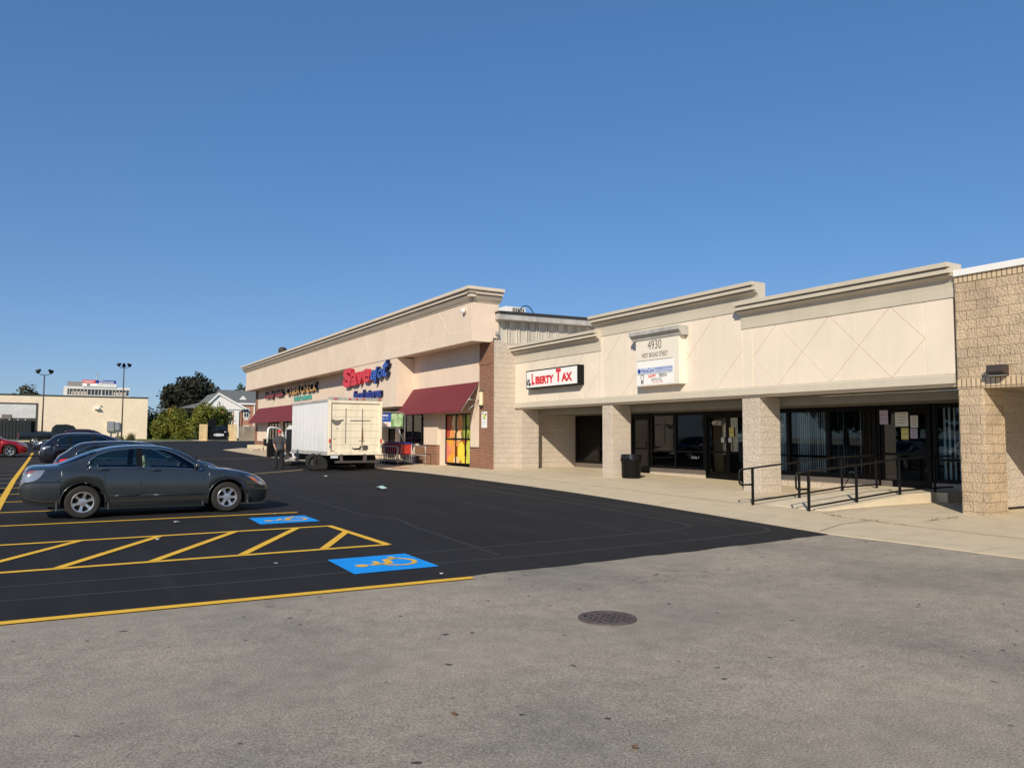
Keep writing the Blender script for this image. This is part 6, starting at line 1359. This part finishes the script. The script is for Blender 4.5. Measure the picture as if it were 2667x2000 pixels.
b = MB(); b.prism([(18.7, 5.5), (20.65, 7.65), (24.5, 5.55), (24.5, 5.7), (20.65, 7.85), (18.6, 5.7)], 'y', YK-1.6, YK+8); b.prism([(YK-1.25, 6.4), (YK+6, 8.65), (YK+12, 6.4)], 'x', 21.8, 30); (lambda P: [b.f([P[i] for i in q]) for q in ((0, 1, 2), (0, 2, 3), (1, 4, 2), (4, 3, 2), (0, 3, 4, 1))])([(15.8, YK+1.5, 5.55), (15.8, YK+8, 5.55), (20.3, YK+4.5, 6.9), (21.5, YK+1.5, 5.75), (21.5, YK+8, 5.75)]); b.build('roof', sh_, hs)
for x0, x1, z0, z1, y in ((22.05, 22.65, 3.6, 5.1, YK-1.2), (24.35, 25.05, 4.3, 5.55, YK-1.0), (24.35, 25.05, 1.5, 3.0, YK-1.0)):
    b = MB(); b.box(x0-.08, x1+.08, y-.06, y-.005, z0-.08, z1+.08); fr = b.build('window', mt['white'], hs)
    b = MB()
    for i in range(2):
        for j in range(2): b.box(x0+i*(x1-x0)/2+.04, x0+(i+1)*(x1-x0)/2-.03, y-.075, y-.061, z0+j*(z1-z0)/2+.04, z0+(j+1)*(z1-z0)/2-.03)
    b.build('pane', bpy.data.materials['dark_far_glass'], fr)
for q_ in ((22.0, 22.7, YK-1.26, YK-1.205, 2.4, 3.5), (24.4, 25.0, YK-1.05, YK-1.005, 3.9, 4.15)): b = MB(); b.box(*q_); b.build('panel', mt['white'], hs)

# ================================================================== trees and bushes
def leaves(blobs, n, size, jitter=.35):
    vs, fs = [], []; W_ = np.array([r[0]*r[1]*r[2] for _, r in blobs])**.7; W_ /= W_.sum()
    idx = rng.choice(len(blobs), n, p=W_)
    for i in idx:
        c, r = blobs[i]; d = rng.normal(size=3); d /= np.linalg.norm(d)
        rad = rng.uniform(.45, 1.0)**.5*(1+.12*math.sin(d[0]*7+i)+.12*math.cos(d[2]*9+i*2))
        p = np.array(c)+d*np.array(r)*rad+rng.normal(size=3)*jitter*.3
        a = rng.normal(size=3)+d*.8; a /= np.linalg.norm(a); u = np.cross(a, rng.normal(size=3)); u /= np.linalg.norm(u); w_ = np.cross(a, u); s_ = size*rng.uniform(.6, 1.3)
        k_ = len(vs); vs += [p+u*s_*.5, p+w_*s_*.35, p-u*s_*.5, p-w_*s_*.35]; fs.append((k_, k_+1, k_+2, k_+3))
    return vs, fs
def blobset(cx, cy, z0, z1, rx, n, ry=None):
    out = []; ry = ry or rx; zc = (z0+z1)/2; hz = (z1-z0)/2
    for _ in range(n):
        d = rng.normal(size=3); d /= np.linalg.norm(d); q = rng.uniform(.3, .8)
        r = rng.uniform(.28, .45)
        out.append(((cx+d[0]*rx*q*.95, cy+d[1]*ry*q, zc+d[2]*hz*q), (rx*r, ry*r, hz*r*1.1)))
    out.append(((cx, cy, zc), (rx*.6, ry*.6, hz*.65))); return out
def tree(name, label, cat, x, y, z0, z1, rx, mat, n, size, nb=26, group=None, trunk=True, ry=None):
    gz = Zg(x, y) if y < 112 else 1.2
    o = thing(name, label, cat, (x, y, gz), group=group)
    vs, fs = leaves(blobset(x, y, z0, z1, rx, nb, ry), n, size); pym('crown', vs, fs, mat, o)
    if trunk:
        b = MB(); h = (z0+z1)/2; b.tube([(x, y, gz-.1), (x+.1, y, gz+(h-gz)*.5), (x, y, h)], [rx*.07, rx*.055, rx*.03], 8)
        for i in range(5): a = i*1.3; b.tube([(x, y, gz+(h-gz)*(.5+.08*i)), (x+rx*.5*math.cos(a), y+rx*.4*math.sin(a), h+(z1-h)*.3)], [rx*.035, rx*.012], 6)
        b.build('trunk', M('bark', (.06, .045, .035), .9) if 'bark' not in bpy.data.materials else bpy.data.materials['bark'], o)
    return o
lf_dark = leafmat('dark_bronze_foliage', (.016, .021, .012), (.042, .04, .022), .15, .7); lf_mid = leafmat('olive_foliage', (.1, .12, .02), (.27, .275, .05), .3, .8); lf_yel = leafmat('yellowing_foliage', (.16, .14, .022), (.38, .29, .045), .3, .6); lf_br = leafmat('brownish_foliage', (.06, .06, .025), (.13, .115, .05), .25, .5); lf_grn = leafmat('green_foliage', (.03, .055, .014), (.075, .11, .03), .25, .8)
tree('broad_tree', 'large dark bronze green tree behind the brick house', 'tree', 21.6, 150, 3.0, 12.5, 5.6, lf_dark, 15000, .6, 44)
tree('broad_tree', 'smaller dark green tree filling the left foot of the large dark tree', 'tree', 18.7, 140, 1.5, 7.6, 2.3, lf_dark, 2500, .45, 18)
tree('green_tree', 'sunlit green tree over the roof of the brick house', 'tree', 31.6, 172, 4, 12.0, 3.3, lf_grn, 3200, .5, 16); tree('green_tree', 'taller green tree beside the far store corner', 'tree', 34.6, 171, 4, 14.3, 3.2, lf_grn, 3200, .5, 16)
tree('thin_tree', 'brownish loose tree beyond the cream building roof', 'tree', -3.9, 162, 4, 10.7, 3.0, lf_br, 2200, .45, 18); tree('thin_tree', 'low brownish tree at the far left beyond the roof', 'tree', -6.8, 165, 4, 9.3, 2.2, lf_br, 1200, .45, 12)
bs = [('tall olive bush right beside the pine boards', 17.4, 103.5, 1.1, 5.6, 1.5, lf_mid), ('olive bush left of the black refuse container', 15.6, 103, 1.0, 5.3, 1.6, lf_mid), ('broad olive bush in the middle of the hedge row', 13.6, 103.6, 1.0, 4.9, 1.7, lf_mid), ('low olive bush next to the cream building corner', 11.7, 105.2, .8, 4.2, 1.5, lf_mid), ('rounded dark bush shaded by the cream building', 11.2, 110, 1.0, 4.8, 1.8, lf_mid), ('bush with yellow tips behind the middle of the hedge row', 13.0, 109, 1.0, 5.0, 1.9, lf_yel), ('olive bush touching the white gable', 18.9, 106, 1.1, 5.3, 1.4, lf_mid)]
for lb, x, y, z0, z1, r, m in bs: tree('bush', lb, 'bush', x, y, z0-.35, z1+.15, r*1.15, m, 4600, .27, 22, 'bushes between the cream building and the brick house', ry=r*1.3)
for x, y, h_, m, lb in ((7.2, 91.6, .75, lf_br, 'dry tan grass clump at the lot edge'), (6.2, 92.2, .5, lf_mid, 'low green grass clump left of the dry one')):
    o = thing('grass_clump', lb, 'plant', (x, y, Zg(x, y))); vs, fs = [], []
    for i in range(160):
        a = rng.uniform(0, 6.28); r = rng.uniform(0, .45); p = np.array((x+r*math.cos(a), y+r*math.sin(a), Zg(x, y))); t = p+np.array((rng.normal()*.12, rng.normal()*.12, h_*rng.uniform(.6, 1.5))); k_ = len(vs); vs += [p-np.array((.03, 0, 0)), p+np.array((.03, 0, 0)), t]; fs.append((k_, k_+1, k_+2))
    pym('blades', vs, fs, m, o)
# unseen trees added across the lot to block sky reflected in the shop glass
for i, (x, y) in enumerate(((-48, 6), (-52, 17), (-47, 29), (-53, 41), (-49, 54), (-54, 67), (-50, 80))):
    tree('sky_screen_tree', 'dark leafy tree added outside the frame to block reflected sky, number %d from the near end' % (i+1), 'tree', x, y, 1.0, 11+2*math.sin(i*2.1), 6.5, lf_dark, 1500, 1.1, 16, 'added trees across the lot')

# ================================================================== litter and weeds
def litter(x, y, s_, m, label, name='paper_scrap'):
    z = Zg(x, y)+.012; b = MB(); n = 7
    P = [(x+s_*(.5+.5*rng.uniform(.4, 1))*math.cos(t)*rng.uniform(.6, 1), y+s_*.7*math.sin(t), z+s_*rng.uniform(.0, .35)) for t in np.linspace(0, 6.28, n+1)[:-1]]; c = b.bm.verts.new((x, y, z+s_*.3)); vs = [b.bm.verts.new(p) for p in P]
    for i in range(n): b.bm.faces.new((c, vs[i], vs[(i+1) % n]))
    return tag(b.build(name, m), label, 'litter', 'litter on the lot')
litter(8.3, 21.45, .28, M('aqua_plastic', (.5, .72, .66), .5), 'pale aqua plastic bag lying on the black asphalt', 'plastic_bag')
litter(2.0, 15.2, .09, M('grey_paper', (.5, .5, .48), .9), 'white scrap beside the sedan door'); litter(1.44, 13.0, .05, bpy.data.materials['grey_paper'], 'tiny white scrap on the hatched aisle line'); litter(8.73, 28.2, .14, bpy.data.materials['grey_paper'], 'white scrap in front of the truck bumper'); litter(2.48, 9.98, .045, bpy.data.materials['grey_paper'], 'white scrap left of the near blue pad'); litter(4.0, 8.35, .04, bpy.data.materials['grey_paper'], 'white scrap near the end of the long yellow line'); litter(3.9, 15.9, .04, bpy.data.materials['grey_paper'], 'pale scrap under the nose of the sedan')
litter(2.11, 4.21, .035, M('rusty_leaf', (.2, .1, .055), .9), 'rust brown leaf on the grey asphalt, left of centre', 'leaf'); litter(2.72, 3.3, .03, bpy.data.materials['rusty_leaf'], 'rust brown leaf below the drain grate', 'leaf')
vs, fs = [], []
for L in ([(13.45, 10.35), (13.3, 9.7), (13.27, 9.0), (13.24, 8.75)], [(14.0, 8.62), (14.7, 8.63), (15.3, 8.66)], [(13.24, 8.7), (13.3, 8.5)], [(16.0, 12.75), (18, 12.8)]):
    for a, c in zip(L, L[1:]):
        for i in range(70):
            t = rng.uniform(); x, y = a[0]+(c[0]-a[0])*t+rng.normal()*.02, a[1]+(c[1]-a[1])*t+rng.normal()*.02; z = Zg(x, y)+.012; k_ = len(vs); d = rng.normal(size=2)*.03; h_ = rng.uniform(.01, .045)*(1.3 if math.sin(x*9+y*7) > .2 else .4)
            vs += [(x-.006, y, z), (x+.006, y, z), (x+d[0], y+d[1], z+h_)]; fs.append((k_, k_+1, k_+2))
o = pym('weeds', vs, fs, leafmat('dry_weeds', (.09, .07, .03), (.12, .12, .04), .2, 3)); o['kind'] = 'stuff'; o['label'] = 'dry weeds growing in the pavement joints'; o['category'] = 'weeds'
for i, L in enumerate(([(11.3, 8.75), (12.4, 9.15), (13.26, 9.2)], [(13.5, 10.4), (14.6, 10.6), (18, 10.5)], [(13.25, 8.55), (13.25, 5), (13.2, -5)], [(13.6, 12.6), (13.75, 17), (13.9, 26)])):
    struct(sheet('pavement_joint', strip(L, .018), .018, M('dark_joint', (.1, .085, .065), .9) if i == 0 else bpy.data.materials['dark_joint']), label='dark joint line %d in the pale pavement' % (i+1))
